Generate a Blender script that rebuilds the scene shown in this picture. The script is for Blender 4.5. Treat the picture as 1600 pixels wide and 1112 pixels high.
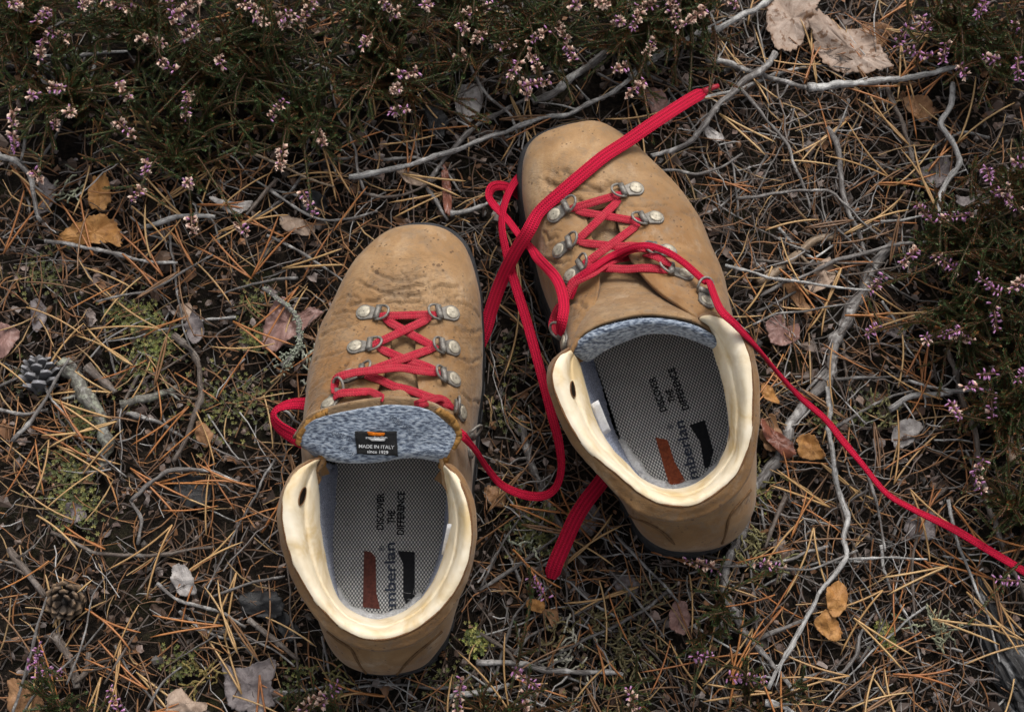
import bpy, bmesh, math, random
import numpy as np
from mathutils import Vector, noise
from mathutils.bvhtree import BVHTree

random.seed(7); rng = np.random.default_rng(7)
R = math.radians
for o in list(bpy.data.objects): bpy.data.objects.remove(o)
scene = bpy.context.scene
COL = scene.collection

# ------------------------------------------------------------------ camera
LENS, H, TILT = 50.0, 0.94, R(13)
cam_d = bpy.data.cameras.new('camera'); cam = bpy.data.objects.new('camera', cam_d); COL.objects.link(cam)
cam_d.lens = LENS; cam_d.sensor_width = 36; cam_d.sensor_fit = 'HORIZONTAL'
cam_d.clip_start = 0.02; cam_d.clip_end = 200
CAM = np.array([0.0, -H*math.tan(TILT), H])
cam.location = CAM; cam.rotation_euler = (TILT, 0, 0)
cam_d.dof.use_dof = True; cam_d.dof.focus_distance = 0.885; cam_d.dof.aperture_fstop = 14
scene.camera = cam

# ------------------------------------------------------------------ sky and sun (bright overcast)
world = bpy.data.worlds.new('World'); scene.world = world; world.use_nodes = True
wn = world.node_tree.nodes; wl = world.node_tree.links
sky = wn.new('ShaderNodeTexSky'); sky.sky_type = 'NISHITA'; sky.sun_disc = False
SUN_EL, SUN_AZ = R(50), R(14)
sky.sun_elevation = SUN_EL; sky.sun_rotation = SUN_AZ
sky.air_density = 1.0; sky.dust_density = 6.0; sky.ozone_density = 1.0
hs = wn.new('ShaderNodeHueSaturation'); hs.inputs['Saturation'].default_value = 0.3
wl.new(sky.outputs[0], hs.inputs['Color'])
wl.new(hs.outputs[0], wn['Background'].inputs['Color'])
wn['Background'].inputs['Strength'].default_value = 0.125
sd = bpy.data.lights.new('sun', 'SUN'); sun = bpy.data.objects.new('sun', sd); COL.objects.link(sun)
sd.energy = 1.3; sd.angle = R(22); sd.color = (1.0, 0.975, 0.94)
sun.rotation_euler = (math.pi/2 - SUN_EL, 0, math.pi - SUN_AZ)
scene.view_settings.view_transform = 'Standard'; scene.view_settings.look = 'None'
scene.view_settings.gamma = 1; scene.view_settings.use_curve_mapping = False
scene.view_settings.exposure = 0.28
scene.render.engine = 'CYCLES'
scene.cycles.max_bounces = 6

# ------------------------------------------------------------------ pixel <-> place
_ct, _st = math.cos(TILT), math.sin(TILT)
def ray(px, py):
    x = (px-800)/1600*36/LENS; y = -(py-556)/1600*36/LENS
    d = np.array([x, y*_ct+_st, y*_st-_ct])
    return d/np.linalg.norm(d)
def P(px, py, z):
    d = ray(px, py); t = (z-CAM[2])/d[2]
    return CAM + d*t
def V3(a): return Vector((float(a[0]), float(a[1]), float(a[2])))

# ------------------------------------------------------------------ curves
def catmull(pts, n, closed=False):
    pts = np.asarray(pts, float); m = len(pts); out = []
    segs = m if closed else m-1
    for i in range(segs):
        if closed:
            p0, p1, p2, p3 = pts[(i-1) % m], pts[i], pts[(i+1) % m], pts[(i+2) % m]
        else:
            p1, p2 = pts[i], pts[i+1]
            p0 = pts[i-1] if i > 0 else 2*p1-p2
            p3 = pts[i+2] if i+2 < m else 2*p2-p1
        for k in range(n):
            t = k/n
            out.append(0.5*((2*p1)+(p2-p0)*t+(2*p0-5*p1+4*p2-p3)*t*t+(3*p1-p0-3*p2+p3)*t**3))
    if not closed: out.append(pts[-1])
    return np.array(out)
def resample(pts, n):
    pts = np.asarray(pts, float)
    L = np.concatenate([[0], np.cumsum(np.linalg.norm(np.diff(pts[:, :3], axis=0), axis=1))])
    s = np.linspace(0, L[-1], n)
    return np.stack([np.interp(s, L, pts[:, k]) for k in range(pts.shape[1])], 1)

# ------------------------------------------------------------------ mesh collector
def cross(a, b):
    return np.stack([a[..., 1]*b[..., 2]-a[..., 2]*b[..., 1], a[..., 2]*b[..., 0]-a[..., 0]*b[..., 2], a[..., 0]*b[..., 1]-a[..., 1]*b[..., 0]], -1)
def unit(a): return a/(np.sqrt((a*a).sum(-1, keepdims=True))+1e-12)
def tube_arrays(pts, rad, sides, squash=1.0):
    """tubes along n polylines of m points at once -> vertices, st coordinates, quads"""
    n, m = pts.shape[:2]
    T = np.empty_like(pts); T[:, 1:-1] = pts[:, 2:]-pts[:, :-2]; T[:, 0] = pts[:, 1]-pts[:, 0]; T[:, -1] = pts[:, -1]-pts[:, -2]
    T = unit(T); steep = (np.abs(T[..., 2]).max(1) > .93)[:, None, None]
    up = np.where(steep, np.array([.94, .31, .12]), np.array([0, 0, 1.0])); sd_ = unit(cross(T, np.broadcast_to(up, T.shape))); nn = cross(sd_, T)
    a = 2*np.pi*np.arange(sides)/sides; rad = np.broadcast_to(rad, (n, m))
    v = pts[:, :, None]+rad[:, :, None, None]*(np.cos(a)[None, None, :, None]*sd_[:, :, None]+squash*np.sin(a)[None, None, :, None]*nn[:, :, None])
    L = np.concatenate([np.zeros((n, 1)), np.cumsum(np.sqrt(((pts[:, 1:]-pts[:, :-1])**2).sum(-1)), 1)], 1)
    st = np.stack(np.broadcast_arrays(L[:, :, None], (np.arange(sides)/sides)[None, None], rad[:, :, None]), -1)
    i = np.arange(m-1)[:, None]*sides; k = np.arange(sides)[None]; k2 = (k+1) % sides
    q = np.stack([i+k, i+k2, i+sides+k2, i+sides+k], -1).reshape(-1, 4)
    q = (np.arange(n)[:, None, None]*m*sides+q[None]).reshape(-1, 4)
    return v.reshape(-1, 3), st.reshape(-1, 3), q
def bulk(name, V, Q, C, mat, smooth=True):
    """one big mesh straight from arrays (V n x 3, Q quads or triangles, C n x 3)"""
    me = bpy.data.meshes.new(name); k = Q.shape[1]
    me.vertices.add(len(V)); me.vertices.foreach_set('co', V.astype(np.float32).ravel())
    me.loops.add(Q.size); me.loops.foreach_set('vertex_index', Q.astype(np.int32).ravel())
    me.polygons.add(len(Q)); me.polygons.foreach_set('loop_start', np.arange(0, Q.size, k, dtype=np.int32))
    me.polygons.foreach_set('use_smooth', np.full(len(Q), smooth))
    a = me.attributes.new('tint', 'FLOAT_COLOR', 'POINT'); a.data.foreach_set('color', np.concatenate([C, np.ones((len(C), 1))], 1).astype(np.float32).ravel())
    me.update(calc_edges=True); me.validate()
    return link(name, me, mat)
class MB:
    def __init__(s): s.v = []; s.f = []; s.c = []; s.st = []; s.n = 0
    def add(s, v, f, c=None, st=None):
        v = np.asarray(v, float); k = s.n
        s.v.append(v); s.n += len(v)
        s.f.extend([tuple(i+k for i in q) for q in f])
        s.c.append(np.tile(np.asarray(c if c is not None else (1, 1, 1), float), (len(v), 1)) if (c is None or np.ndim(c) == 1) else np.asarray(c, float))
        s.st.append(np.zeros((len(v), 3)) if st is None else np.asarray(st, float))
        return k
    def grid(s, g, c=None, st=None, closed_u=False, closed_v=False, flip=False):
        g = np.asarray(g, float); nu, nv = g.shape[:2]; f = []
        for i in range(nu if closed_u else nu-1):
            for j in range(nv if closed_v else nv-1):
                a, b = i*nv+j, i*nv+(j+1) % nv
                d, e = ((i+1) % nu)*nv+j, ((i+1) % nu)*nv+(j+1) % nv
                f.append((a, d, e, b) if flip else (a, b, e, d))
        s.add(g.reshape(-1, 3), f, c, None if st is None else np.asarray(st).reshape(-1, 3))
    def tube(s, pts, rad, sides=5, c=None, cap=True, squash=1.0):
        v, st, f = tube_arrays(np.asarray(pts, float)[None], np.asarray(rad, float) if np.ndim(rad) else np.full(len(pts), rad), sides, squash)
        m = len(pts)
        f = f.tolist()
        if cap: f += [tuple(range(sides-1, -1, -1)), tuple((m-1)*sides+k for k in range(sides))]
        s.add(v, f, c, st)
    def mesh(s, name, origin=(0, 0, 0), smooth=True):
        me = bpy.data.meshes.new(name)
        v = np.concatenate(s.v) - np.asarray(origin)
        me.from_pydata(v.tolist(), [], s.f)
        a = me.attributes.new('tint', 'FLOAT_COLOR', 'POINT')
        cc = np.concatenate([np.concatenate(s.c), np.ones((len(v), 1))], 1).astype(np.float32)
        a.data.foreach_set('color', cc.ravel())
        b = me.attributes.new('st', 'FLOAT_VECTOR', 'POINT')
        b.data.foreach_set('vector', np.concatenate(s.st).astype(np.float32).ravel())
        if smooth: me.polygons.foreach_set('use_smooth', [True]*len(me.polygons))
        me.update()
        return me

def wloc(o):
    p = np.zeros(3)
    while o is not None: p = p+np.array(o.location); o = o.parent
    return p
def link(name, me, mat, parent=None, origin=(0, 0, 0)):
    o = bpy.data.objects.new(name, me); COL.objects.link(o)
    if mat is not None and not me.materials: me.materials.append(mat)
    og = np.asarray(origin, float)
    if parent is not None: o.parent = parent; og = og-wloc(parent)
    o.location = og
    return o
def build(mb, name, mat, parent=None, origin=None, smooth=True):
    if origin is None: origin = wloc(parent) if parent is not None else np.zeros(3)
    return link(name, mb.mesh(name, origin, smooth), mat, parent, origin)
def tag(o, label, cat, group=None, kind=None):
    if label: o['label'] = label
    if cat: o['category'] = cat
    if group: o['group'] = group
    if kind: o['kind'] = kind
    return o
def empty(name, loc, label, cat, group=None):
    o = bpy.data.objects.new(name, None); COL.objects.link(o); o.location = loc
    o.empty_display_size = 0.02
    return tag(o, label, cat, group)

# ------------------------------------------------------------------ materials
class NT:
    def __init__(s, name):
        s.m = bpy.data.materials.new(name); s.m.use_nodes = True
        s.t = s.m.node_tree; s.b = s.t.nodes['Principled BSDF']; s.out = s.t.nodes['Material Output']
    def n(s, typ, **kw):
        q = s.t.nodes.new(typ)
        for k, v in kw.items(): setattr(q, k, v)
        return q
    def l(s, a, b): s.t.links.new(a, b)
    def sock(s, x):
        return x
    def set(s, node, key, val):
        if isinstance(val, bpy.types.NodeSocket): s.l(val, node.inputs[key])
        else: node.inputs[key].default_value = val
    def coord(s, kind='Object'):
        return s.n('ShaderNodeTexCoord').outputs[kind]
    def attr(s, name, out='Vector'):
        return s.n('ShaderNodeAttribute', attribute_name=name).outputs[out]
    def mapping(s, vec, scale=(1, 1, 1), rot=(0, 0, 0)):
        q = s.n('ShaderNodeMapping'); s.l(vec, q.inputs['Vector']); q.inputs['Scale'].default_value = scale; q.inputs['Rotation'].default_value = rot
        return q.outputs[0]
    def noise(s, vec, scale, detail=3, rough=.55, dist=0):
        q = s.n('ShaderNodeTexNoise'); s.l(vec, q.inputs['Vector'])
        q.inputs['Scale'].default_value = scale; q.inputs['Detail'].default_value = detail
        q.inputs['Roughness'].default_value = rough; q.inputs['Distortion'].default_value = dist
        return q.outputs[0]
    def voro(s, vec, scale, feature='F1', rand=1.0, out='Distance'):
        q = s.n('ShaderNodeTexVoronoi', feature=feature); s.l(vec, q.inputs['Vector'])
        q.inputs['Scale'].default_value = scale; q.inputs['Randomness'].default_value = rand
        return q.outputs[out]
    def math(s, op, a, b=0.0, clamp=False):
        q = s.n('ShaderNodeMath', operation=op, use_clamp=clamp); s.set(q, 0, a); s.set(q, 1, b); return q.outputs[0]
    def ramp(s, x, stops):
        q = s.n('ShaderNodeValToRGB'); s.set(q, 0, x); e = q.color_ramp.elements
        e[0].position, e[1].position = stops[0][0], stops[-1][0]
        for p, c in stops[1:-1]: e.new(p)
        for el, (p, c) in zip(sorted(e, key=lambda z: z.position), stops):
            el.color = (*c, 1) if not np.isscalar(c) else (c, c, c, 1)
        return q.outputs[0]
    def mix(s, fac, a, b, mode='MIX'):
        q = s.n('ShaderNodeMix', data_type='RGBA', blend_type=mode)
        s.set(q, 'Factor', fac)
        for k, v in ((6, a), (7, b)):
            if isinstance(v, bpy.types.NodeSocket): s.l(v, q.inputs[k])
            else: q.inputs[k].default_value = (*v, 1)
        return q.outputs[2]
    def bump(s, h, strength=.3, dist=.001, nrm=None):
        q = s.n('ShaderNodeBump'); s.set(q, 'Height', h); q.inputs['Strength'].default_value = strength; q.inputs['Distance'].default_value = dist
        if nrm is not None: s.l(nrm, q.inputs['Normal'])
        return q.outputs[0]
    def fin(s, col, rough=.8, nrm=None, spec=.3, **kw):
        s.set(s.b, 'Base Color', col if isinstance(col, bpy.types.NodeSocket) else (*col, 1))
        s.set(s.b, 'Roughness', rough); s.b.inputs['Specular IOR Level'].default_value = spec
        if nrm is not None: s.l(nrm, s.b.inputs['Normal'])
        for k, v in kw.items(): s.b.inputs[k.replace('_', ' ')].default_value = v
        return s.m

def m_leather():
    t = NT('nubuck_leather'); c = t.coord(); st = t.attr('st'); tint = t.attr('tint', 'Color')
    big = t.noise(c, 34, 4, .6, .6); mid = t.noise(c, 120, 5, .65); fine = t.noise(c, 900, 3, .6); grain = t.noise(c, 2600, 2)
    base = t.ramp(big, [(.3, (.19, .102, .040)), (.5, (.27, .160, .074)), (.7, (.345, .232, .130))])
    base = t.mix(t.math('MULTIPLY', t.ramp(mid, [(.35, 1), (.6, 0)]), .32), base, (.20, .115, .05))
    base = t.mix(1.0, base, tint, 'MULTIPLY')
    # scuffs paler, grubby patches darker
    sc = t.ramp(t.noise(t.mapping(c, (1, .45, 1)), 60, 6, .7), [(.56, 0), (.72, 1)])
    base = t.mix(t.math('MULTIPLY', sc, .5), base, (.45, .35, .245))
    dk = t.ramp(t.noise(c, 21, 5, .7, 1.0), [(.58, 0), (.74, 1)])
    base = t.mix(t.math('MULTIPLY', dk, .55), base, (.15, .098, .058))
    gm = t.ramp(t.noise(t.mapping(c, (1, 1, 1), (.4, .2, .9)), 85, 7, .78, .5), [(.50, 0), (.66, 1)])
    base = t.mix(t.math('MULTIPLY', gm, .55), base, (.185, .145, .105))
    ps = t.ramp(t.noise(c, 330, 6, .8), [(.57, 0), (.70, 1)])
    base = t.mix(t.math('MULTIPLY', ps, .6), base, (.13, .085, .05))
    # small dark spots
    q = t.n('ShaderNodeTexVoronoi', feature='F1'); t.l(c, q.inputs['Vector']); q.inputs['Scale'].default_value = 330
    sp = t.math('LESS_THAN', q.outputs['Distance'], t.math('MULTIPLY', t.math('SUBTRACT', t.noise(q.outputs['Position'], 90, 2), .50), 1.8))
    base = t.mix(t.math('MULTIPLY', sp, .75), base, (.085, .045, .025))
    base = t.mix(t.math('MULTIPLY', t.ramp(fine, [(.3, 1), (.55, 0)]), .25), base, (.2, .125, .06))
    # fine cracks where the boot flexes
    sx = t.n('ShaderNodeSeparateXYZ'); t.l(st, sx.inputs[0])
    wv = t.mapping(c, (1, 2.6, 1)); ws = t.noise(wv, 95, 3, .5, .8)
    cr = t.math('ABSOLUTE', t.math('SUBTRACT', ws, .5)); crk = t.ramp(cr, [(.0, 0), (.045, 1)])
    crk2 = t.voro(t.mapping(c, (1, 1.6, 1)), 210, 'DISTANCE_TO_EDGE'); crk2 = t.ramp(crk2, [(0, 0), (.12, 1)])
    flex = sx.outputs[2]
    base = t.mix(t.math('MULTIPLY', t.math('SUBTRACT', 1.0, crk), t.math('MULTIPLY', flex, .6)), base, (.13, .075, .035))
    h1 = t.bump(t.math('MULTIPLY', crk, flex), .45, .0007)
    h2 = t.bump(t.math('MULTIPLY', crk2, t.math('ADD', t.math('MULTIPLY', flex, .5), .12)), .35, .0005, h1)
    h3 = t.bump(mid, .28, .0013, h2); h4 = t.bump(grain, .25, .0003, h3)
    return t.fin(base, t.math('ADD', .62, t.math('MULTIPLY', fine, .25)), h4, .25, Sheen_Weight=.12, Sheen_Roughness=.5)
def m_simple(name, a, b, scale=60, rough=.8, bs=.3, bd=.0006, spec=.3, fine=900, tint=False, dist=0, metal=0, stretch=(1, 1, 1)):
    t = NT(name); c = t.mapping(t.coord(), stretch); n1 = t.noise(c, scale, 5, .62, dist); n2 = t.noise(c, fine, 3)
    col = t.ramp(n1, [(.33, a), (.67, b)])
    if tint: col = t.mix(1.0, col, t.attr('tint', 'Color'), 'MULTIPLY')
    col = t.mix(t.math('MULTIPLY', t.ramp(n2, [(.3, 1), (.55, 0)]), .3), col, tuple(x*.45 for x in a))
    return t.fin(col, rough, t.bump(n2, bs, bd, t.bump(n1, bs, bd*3)), spec, Metallic=metal)
def m_lace():
    t = NT('red_braided_lace'); st = t.attr('st'); c = t.coord()
    s = t.n('ShaderNodeSeparateXYZ'); t.l(st, s.inputs[0])
    w = t.math('SINE', t.math('ADD', t.math('MULTIPLY', s.outputs[0], 4200), t.math('MULTIPLY', t.math('ABSOLUTE', t.math('SINE', t.math('MULTIPLY', s.outputs[1], 12.6))), 3.0)))
    n1 = t.noise(c, 90, 4); n2 = t.noise(c, 1500, 3)
    col = t.mix(t.ramp(w, [(0, .0), (1, .5)]), (.56, .006, .044), (.38, .004, .026))
    gr = t.ramp(t.math('COSINE', t.math('MULTIPLY', t.math('SUBTRACT', s.outputs[1], .5), 25.13)), [(0.0, 1), (.35, 0)])
    col = t.mix(t.math('MULTIPLY', gr, .55), col, (.16, .001, .008))  # grooves darkened in colour as painted shade, so the ribs stand out
    col = t.mix(t.math('MULTIPLY', t.ramp(n1, [(.45, 0), (.7, 1)]), .3), col, (.34, .008, .022))
    # dusty and faded where it runs through the rings
    fade = t.math('MULTIPLY', s.outputs[2], t.ramp(t.noise(c, 260, 4), [(.3, .35), (.65, 1)]))
    col = t.mix(t.math('MULTIPLY', fade, .55), col, (.44, .075, .08))
    nr = t.bump(w, .55, .0004, t.bump(n2, .3, .0003))
    return t.fin(col, .8, nr, .2)
def m_insole(rot):
    t = NT('insole_mesh_fabric'); c = t.coord(); s = t.n('ShaderNodeSeparateXYZ'); t.l(t.mapping(c, (1, 1, 1), (0, 0, rot)), s.inputs[0])
    d = t.math('MULTIPLY', t.math('COSINE', t.math('MULTIPLY', s.outputs[0], 2*math.pi/.0021)), t.math('COSINE', t.math('MULTIPLY', s.outputs[1], 2*math.pi/.0029)))
    n1 = t.noise(c, 55, 4)
    lite = t.ramp(n1, [(.3, (.62, .60, .56)), (.7, (.80, .78, .73))])
    col = t.mix(t.ramp(d, [(.0, 0), (.22, 1)]), (.13, .13, .128), lite)
    col = t.mix(t.math('MULTIPLY', t.ramp(t.noise(c, 120, 5, .7), [(.6, 0), (.8, 1)]), .5), col, (.05, .045, .04))
    return t.fin(col, .85, t.bump(d, .4, .0004), .2)
def m_print(name, colr):
    t = NT(name); c = t.coord(); n = t.noise(c, 700, 3)
    return t.fin(t.ramp(n, [(.35, tuple(x*.6 for x in colr)), (.6, colr)]), .8, t.bump(n, .3, .0002), .2)
def m_knit(name='heathered_knit_lining', k=1.0, sc=330, bl=1.0):
    t = NT(name); c = t.coord()
    d1 = t.noise(t.mapping(c, (1, 3.0, 1.5), (0, 0, R(-28))), sc, 2, .5); d2 = t.noise(c, 1500, 3); n3 = t.noise(c, 70, 4)
    col = t.ramp(d1, [(.38, (.040*k, .052*k, .085*k*bl)), (.50, (.22*k, .265*k, .33*k*bl)), (.66, (.47*k, .52*k, .58*k*bl))])
    col = t.mix(t.math('MULTIPLY', n3, .5), col, (.15, .18, .23))
    return t.fin(col, .95, t.bump(d1, .6, .0012, t.bump(d2, .5, .0006)), .1, Sheen_Weight=.3)
def m_cream():
    t = NT('cream_lining_leather'); c = t.coord(); n1 = t.noise(c, 38, 4, .6, .5); n2 = t.noise(c, 700, 3); n3 = t.noise(c, 110, 4)
    col = t.ramp(n1, [(.34, (.58, .435, .235)), (.5, (.71, .605, .435)), (.68, (.77, .69, .545))])
    col = t.mix(t.math('MULTIPLY', t.ramp(n3, [(.55, 0), (.75, 1)]), .35), col, (.52, .36, .17))
    return t.fin(col, .9, t.bump(n2, .3, .0003, t.bump(n3, .35, .0012)), .12)
def m_metal():
    t = NT('worn_steel'); c = t.coord(); n1 = t.noise(c, 380, 5, .65); n2 = t.noise(c, 2500, 2)
    col = t.mix(1.0, t.ramp(n1, [(.35, (.20, .182, .155)), (.6, (.42, .39, .335))]), t.attr('tint', 'Color'), 'MULTIPLY')
    return t.fin(col, t.math('ADD', .45, t.math('MULTIPLY', n1, .3)), t.bump(n1, .3, .0003), .4, Metallic=.55)
def m_twig(name, a, b, dark=(.05, .04, .035), silver=(.55, .54, .51), lich=0.0, streak=False):
    t = NT(name); st = t.attr('st'); c = t.coord()
    s = t.n('ShaderNodeSeparateXYZ'); t.l(st, s.inputs[0])
    cmb = t.n('ShaderNodeCombineXYZ'); t.l(t.math('MULTIPLY', s.outputs[0], .12), cmb.inputs[0]); t.l(t.math('MULTIPLY', t.math('SINE', t.math('MULTIPLY', s.outputs[1], 6.283)), .004), cmb.inputs[1]); t.l(t.math('MULTIPLY', t.math('COSINE', t.math('MULTIPLY', s.outputs[1], 6.283)), .004), cmb.inputs[2])
    g = t.noise(cmb.outputs[0], 520, 5, .65); n1 = t.noise(c, 75, 4, .6, .5); n2 = t.noise(c, 900, 3)
    col = t.ramp(g, [(.3, dark), (.48, a), (.68, b)])
    if streak: n1 = t.noise(cmb.outputs[0], 300, 5, .7, .3)
    col = t.mix(t.math('MULTIPLY', t.ramp(n1, [(.52, 0), (.68, 1)]), .7), col, silver)
    col = t.mix(t.math('MULTIPLY', t.ramp(n1, [(.28, 1), (.42, 0)]), .65), col, dark)
    col = t.mix(t.math('MULTIPLY', t.ramp(t.noise(c, 420, 4, .7), [(.36, 1), (.5, 0)]), .6), col, dark)
    if lich: col = t.mix(t.math('MULTIPLY', t.ramp(t.noise(c, 210, 5, .7), [(.52, 0), (.6, 1)]), lich), col, (.42, .45, .34))
    col = t.mix(1.0, col, t.attr('tint', 'Color'), 'MULTIPLY')
    return t.fin(col, .62, t.bump(g, .8, .0009, t.bump(n2, .4, .0004)), .4)
def m_tint(name, rough=.52, var=.5, spec=.45, scale=160, transl=0.0):
    t = NT(name); c = t.coord(); n = t.noise(c, scale, 4, .6)
    col = t.mix(t.math('MULTIPLY', t.ramp(n, [(.3, 1), (.65, 0)]), var), t.attr('tint', 'Color'), (.05, .035, .025))
    return t.fin(col, rough, t.bump(n, .4, .0005), spec)
def m_needle(name, a, b):
    t = NT(name); oi = t.n('ShaderNodeObjectInfo'); c = t.coord(); n = t.noise(t.mapping(c, (.3, 1, 1)), 180, 3)
    col = t.mix(oi.outputs['Random'], a, b); col = t.mix(t.math('MULTIPLY', t.ramp(n, [(.35, 1), (.6, 0)]), .45), col, tuple(x*.35 for x in a))
    return t.fin(col, .40, t.bump(n, .2, .0003), .5)
def m_leaf(name, a, b, spot, vein=.5, spots=.5, rough=.6):
    t = NT(name); c = t.coord(); n1 = t.noise(c, 60, 5, .65, .6); n2 = t.noise(c, 420, 4, .6)
    col = t.ramp(n1, [(.34, a), (.66, b)])
    st = t.attr('st'); s = t.n('ShaderNodeSeparateXYZ'); t.l(st, s.inputs[0])
    sp = t.ramp(t.noise(c, 170, 4, .6, .4), [(.56, 0), (.62, 1)])
    col = t.mix(t.math('MULTIPLY', sp, spots), col, spot)
    col = t.mix(t.math('MULTIPLY', t.ramp(n2, [(.3, 1), (.5, 0)]), .3), col, spot)
    edge = t.ramp(s.outputs[1], [(.8, 0), (1.0, 1)])
    col = t.mix(t.math('MULTIPLY', edge, .35), col, spot)
    vn = t.voro(c, 260, 'DISTANCE_TO_EDGE'); vh = t.ramp(vn, [(0, 0), (.1, 1)])
    return t.fin(col, rough, t.bump(vh, .3*vein, .0006, t.bump(n1, .5, .0025)), .35)
def m_soil():
    t = NT('dark_humus_soil'); c = t.coord(); n1 = t.noise(c, 28, 6, .7); n2 = t.noise(c, 260, 5, .7); n3 = t.noise(c, 9, 4)
    col = t.ramp(n2, [(.3, (.005, .004, .003)), (.5, (.016, .012, .009)), (.72, (.045, .032, .022))])
    col = t.mix(t.math('MULTIPLY', t.ramp(n1, [(.55, 0), (.72, 1)]), .5), col, (.05, .052, .018))
    return t.fin(col, .95, t.bump(n2, 1.0, .004, t.bump(n1, .6, .006)), .15)

LEATHER = m_leather(); LACE = m_lace(); INSOLE = {'a': m_insole(0.0), 'b': m_insole(R(-17))}; KNIT = m_knit(); CREAM = m_cream(); METAL = m_metal()
RUBBER = m_simple('black_rubber', (.018, .018, .02), (.05, .05, .052), 90, .75)
SUEDE = m_simple('suede_edge', (.22, .105, .025), (.36, .19, .055), 150, .95)
FLEECE = m_simple('white_fleece', (.62, .60, .57), (.82, .81, .79), 300, .95, .6, .001)
SEAM = m_simple('seam_thread', (.10, .052, .022), (.17, .095, .042), 300, .9)
STITCH = m_simple('stitching_thread', (.12, .055, .022), (.20, .10, .045), 500, .9)
BLACKCLOTH = m_simple('black_woven_label', (.008, .008, .009), (.018, .018, .018), 400, .8)
HOLE = m_simple('dark_lace_hole', (.012, .009, .007), (.022, .016, .012), 300, 1.0, .1, .0003, .0)
WHITECLOTH = m_simple('white_woven_tag', (.72, .72, .73), (.82, .82, .82), 200, .9, .15)
P_BLACK = m_print('black_print', (.016, .016, .018)); P_ORANGE = m_print('orange_print', (.75, .19, .01))
P_WHITE = m_print('white_print', (.75, .75, .75)); P_RED = m_print('faded_red_print', (.15, .048, .034)); P_RED2 = m_print('red_print', (.30, .07, .028))
P_NAVY = m_print('navy_print', (.05, .06, .085))
SOIL = m_soil(); DENIM = m_knit('denim_blue_lining', .95, 420, 1.25)
T_GREY = m_twig('grey_weathered_twig', (.15, .135, .125), (.29, .275, .26), (.045, .036, .031), (.62, .60, .57))
T_SILVER = m_twig('silver_bleached_twig', (.32, .31, .295), (.56, .545, .52), (.075, .065, .06), (.78, .77, .74))
T_BROWN = m_twig('brown_bark_twig', (.115, .088, .070), (.20, .165, .14), (.035, .025, .02), (.32, .29, .26))
T_TAN = m_twig('tan_bare_twig', (.24, .17, .11), (.38, .29, .20), (.08, .055, .035), (.48, .40, .32))
T_CHAR = m_twig('charred_wood', (.016, .015, .015), (.05, .047, .045), (.006, .006, .006), (.40, .40, .40), 0.0, True)
T_MOSSY = m_twig('mossy_grey_root', (.13, .12, .10), (.24, .225, .20), (.04, .035, .025), (.42, .41, .38), .45)
TINT = m_tint('litter'); TINT_S = m_tint('flower_petal', .55, .12); TINT_L = m_tint('heather_leaf', .6, .35)

# ------------------------------------------------------------------ ground
def gz(x, y):
    return -0.010 + 0.006*noise.noise(Vector((x*9, y*9, 1.3))) + 0.0035*noise.noise(Vector((x*31, y*31, 4.1))) + 0.0015*noise.noise(Vector((x*95, y*95, 7)))
xs = np.concatenate([[-8, -4, -2, -1.2, -.8], np.arange(-.62, .6201, .006), [.8, 1.2, 2, 4, 8]])
ys = np.concatenate([[-8, -4, -2, -1.0, -.7], np.arange(-.5, .5601, .006), [.8, 1.2, 2, 4, 8]])
mb = MB(); mb.grid([[(x, y, gz(x, y)) for y in ys] for x in xs], flip=True)
ground = build(mb, 'ground', SOIL); ground['kind'] = 'structure'
def G(px, py, dz=0.0):
    p = P(px, py, -0.008+dz)
    for _ in range(3): p = P(px, py, gz(p[0], p[1])+dz)
    return p

# ------------------------------------------------------------------ boots
def inward(pts, d, cen):
    """move loop points horizontally towards the inside of a closed loop by d metres (d may be an array)"""
    T = np.roll(pts, -1, 0)-np.roll(pts, 1, 0); n = np.stack([T[:, 1], -T[:, 0], 0*T[:, 0]], 1)
    n /= np.linalg.norm(n, axis=1)[:, None]+1e-9
    side = np.sign(np.sum(n*(cen-pts), 1)[:, None].mean()) or 1
    return pts+n*side*(np.asarray(d).reshape(-1, 1) if np.ndim(d) else d)
def bvh_of(mb):
    return BVHTree.FromPolygons([V3(p) for p in np.concatenate(mb.v)], mb.f)
def vnormals(g, flip=False):
    du = np.roll(g, -1, 0)-np.roll(g, 1, 0)
    dv = np.gradient(g, axis=1)
    n = np.cross(du, dv); n /= np.linalg.norm(n, axis=2)[:, :, None]+1e-12
    return -n if flip else n
def seg_dist(p, poly):
    d = np.full(len(p), 9.0)
    for a, b in zip(poly[:-1], poly[1:]):
        ab = b-a; t = np.clip(((p-a)@ab)/(ab@ab+1e-12), 0, 1)
        d = np.minimum(d, np.linalg.norm(p-(a+t[:, None]*ab), axis=1))
    return d
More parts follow.
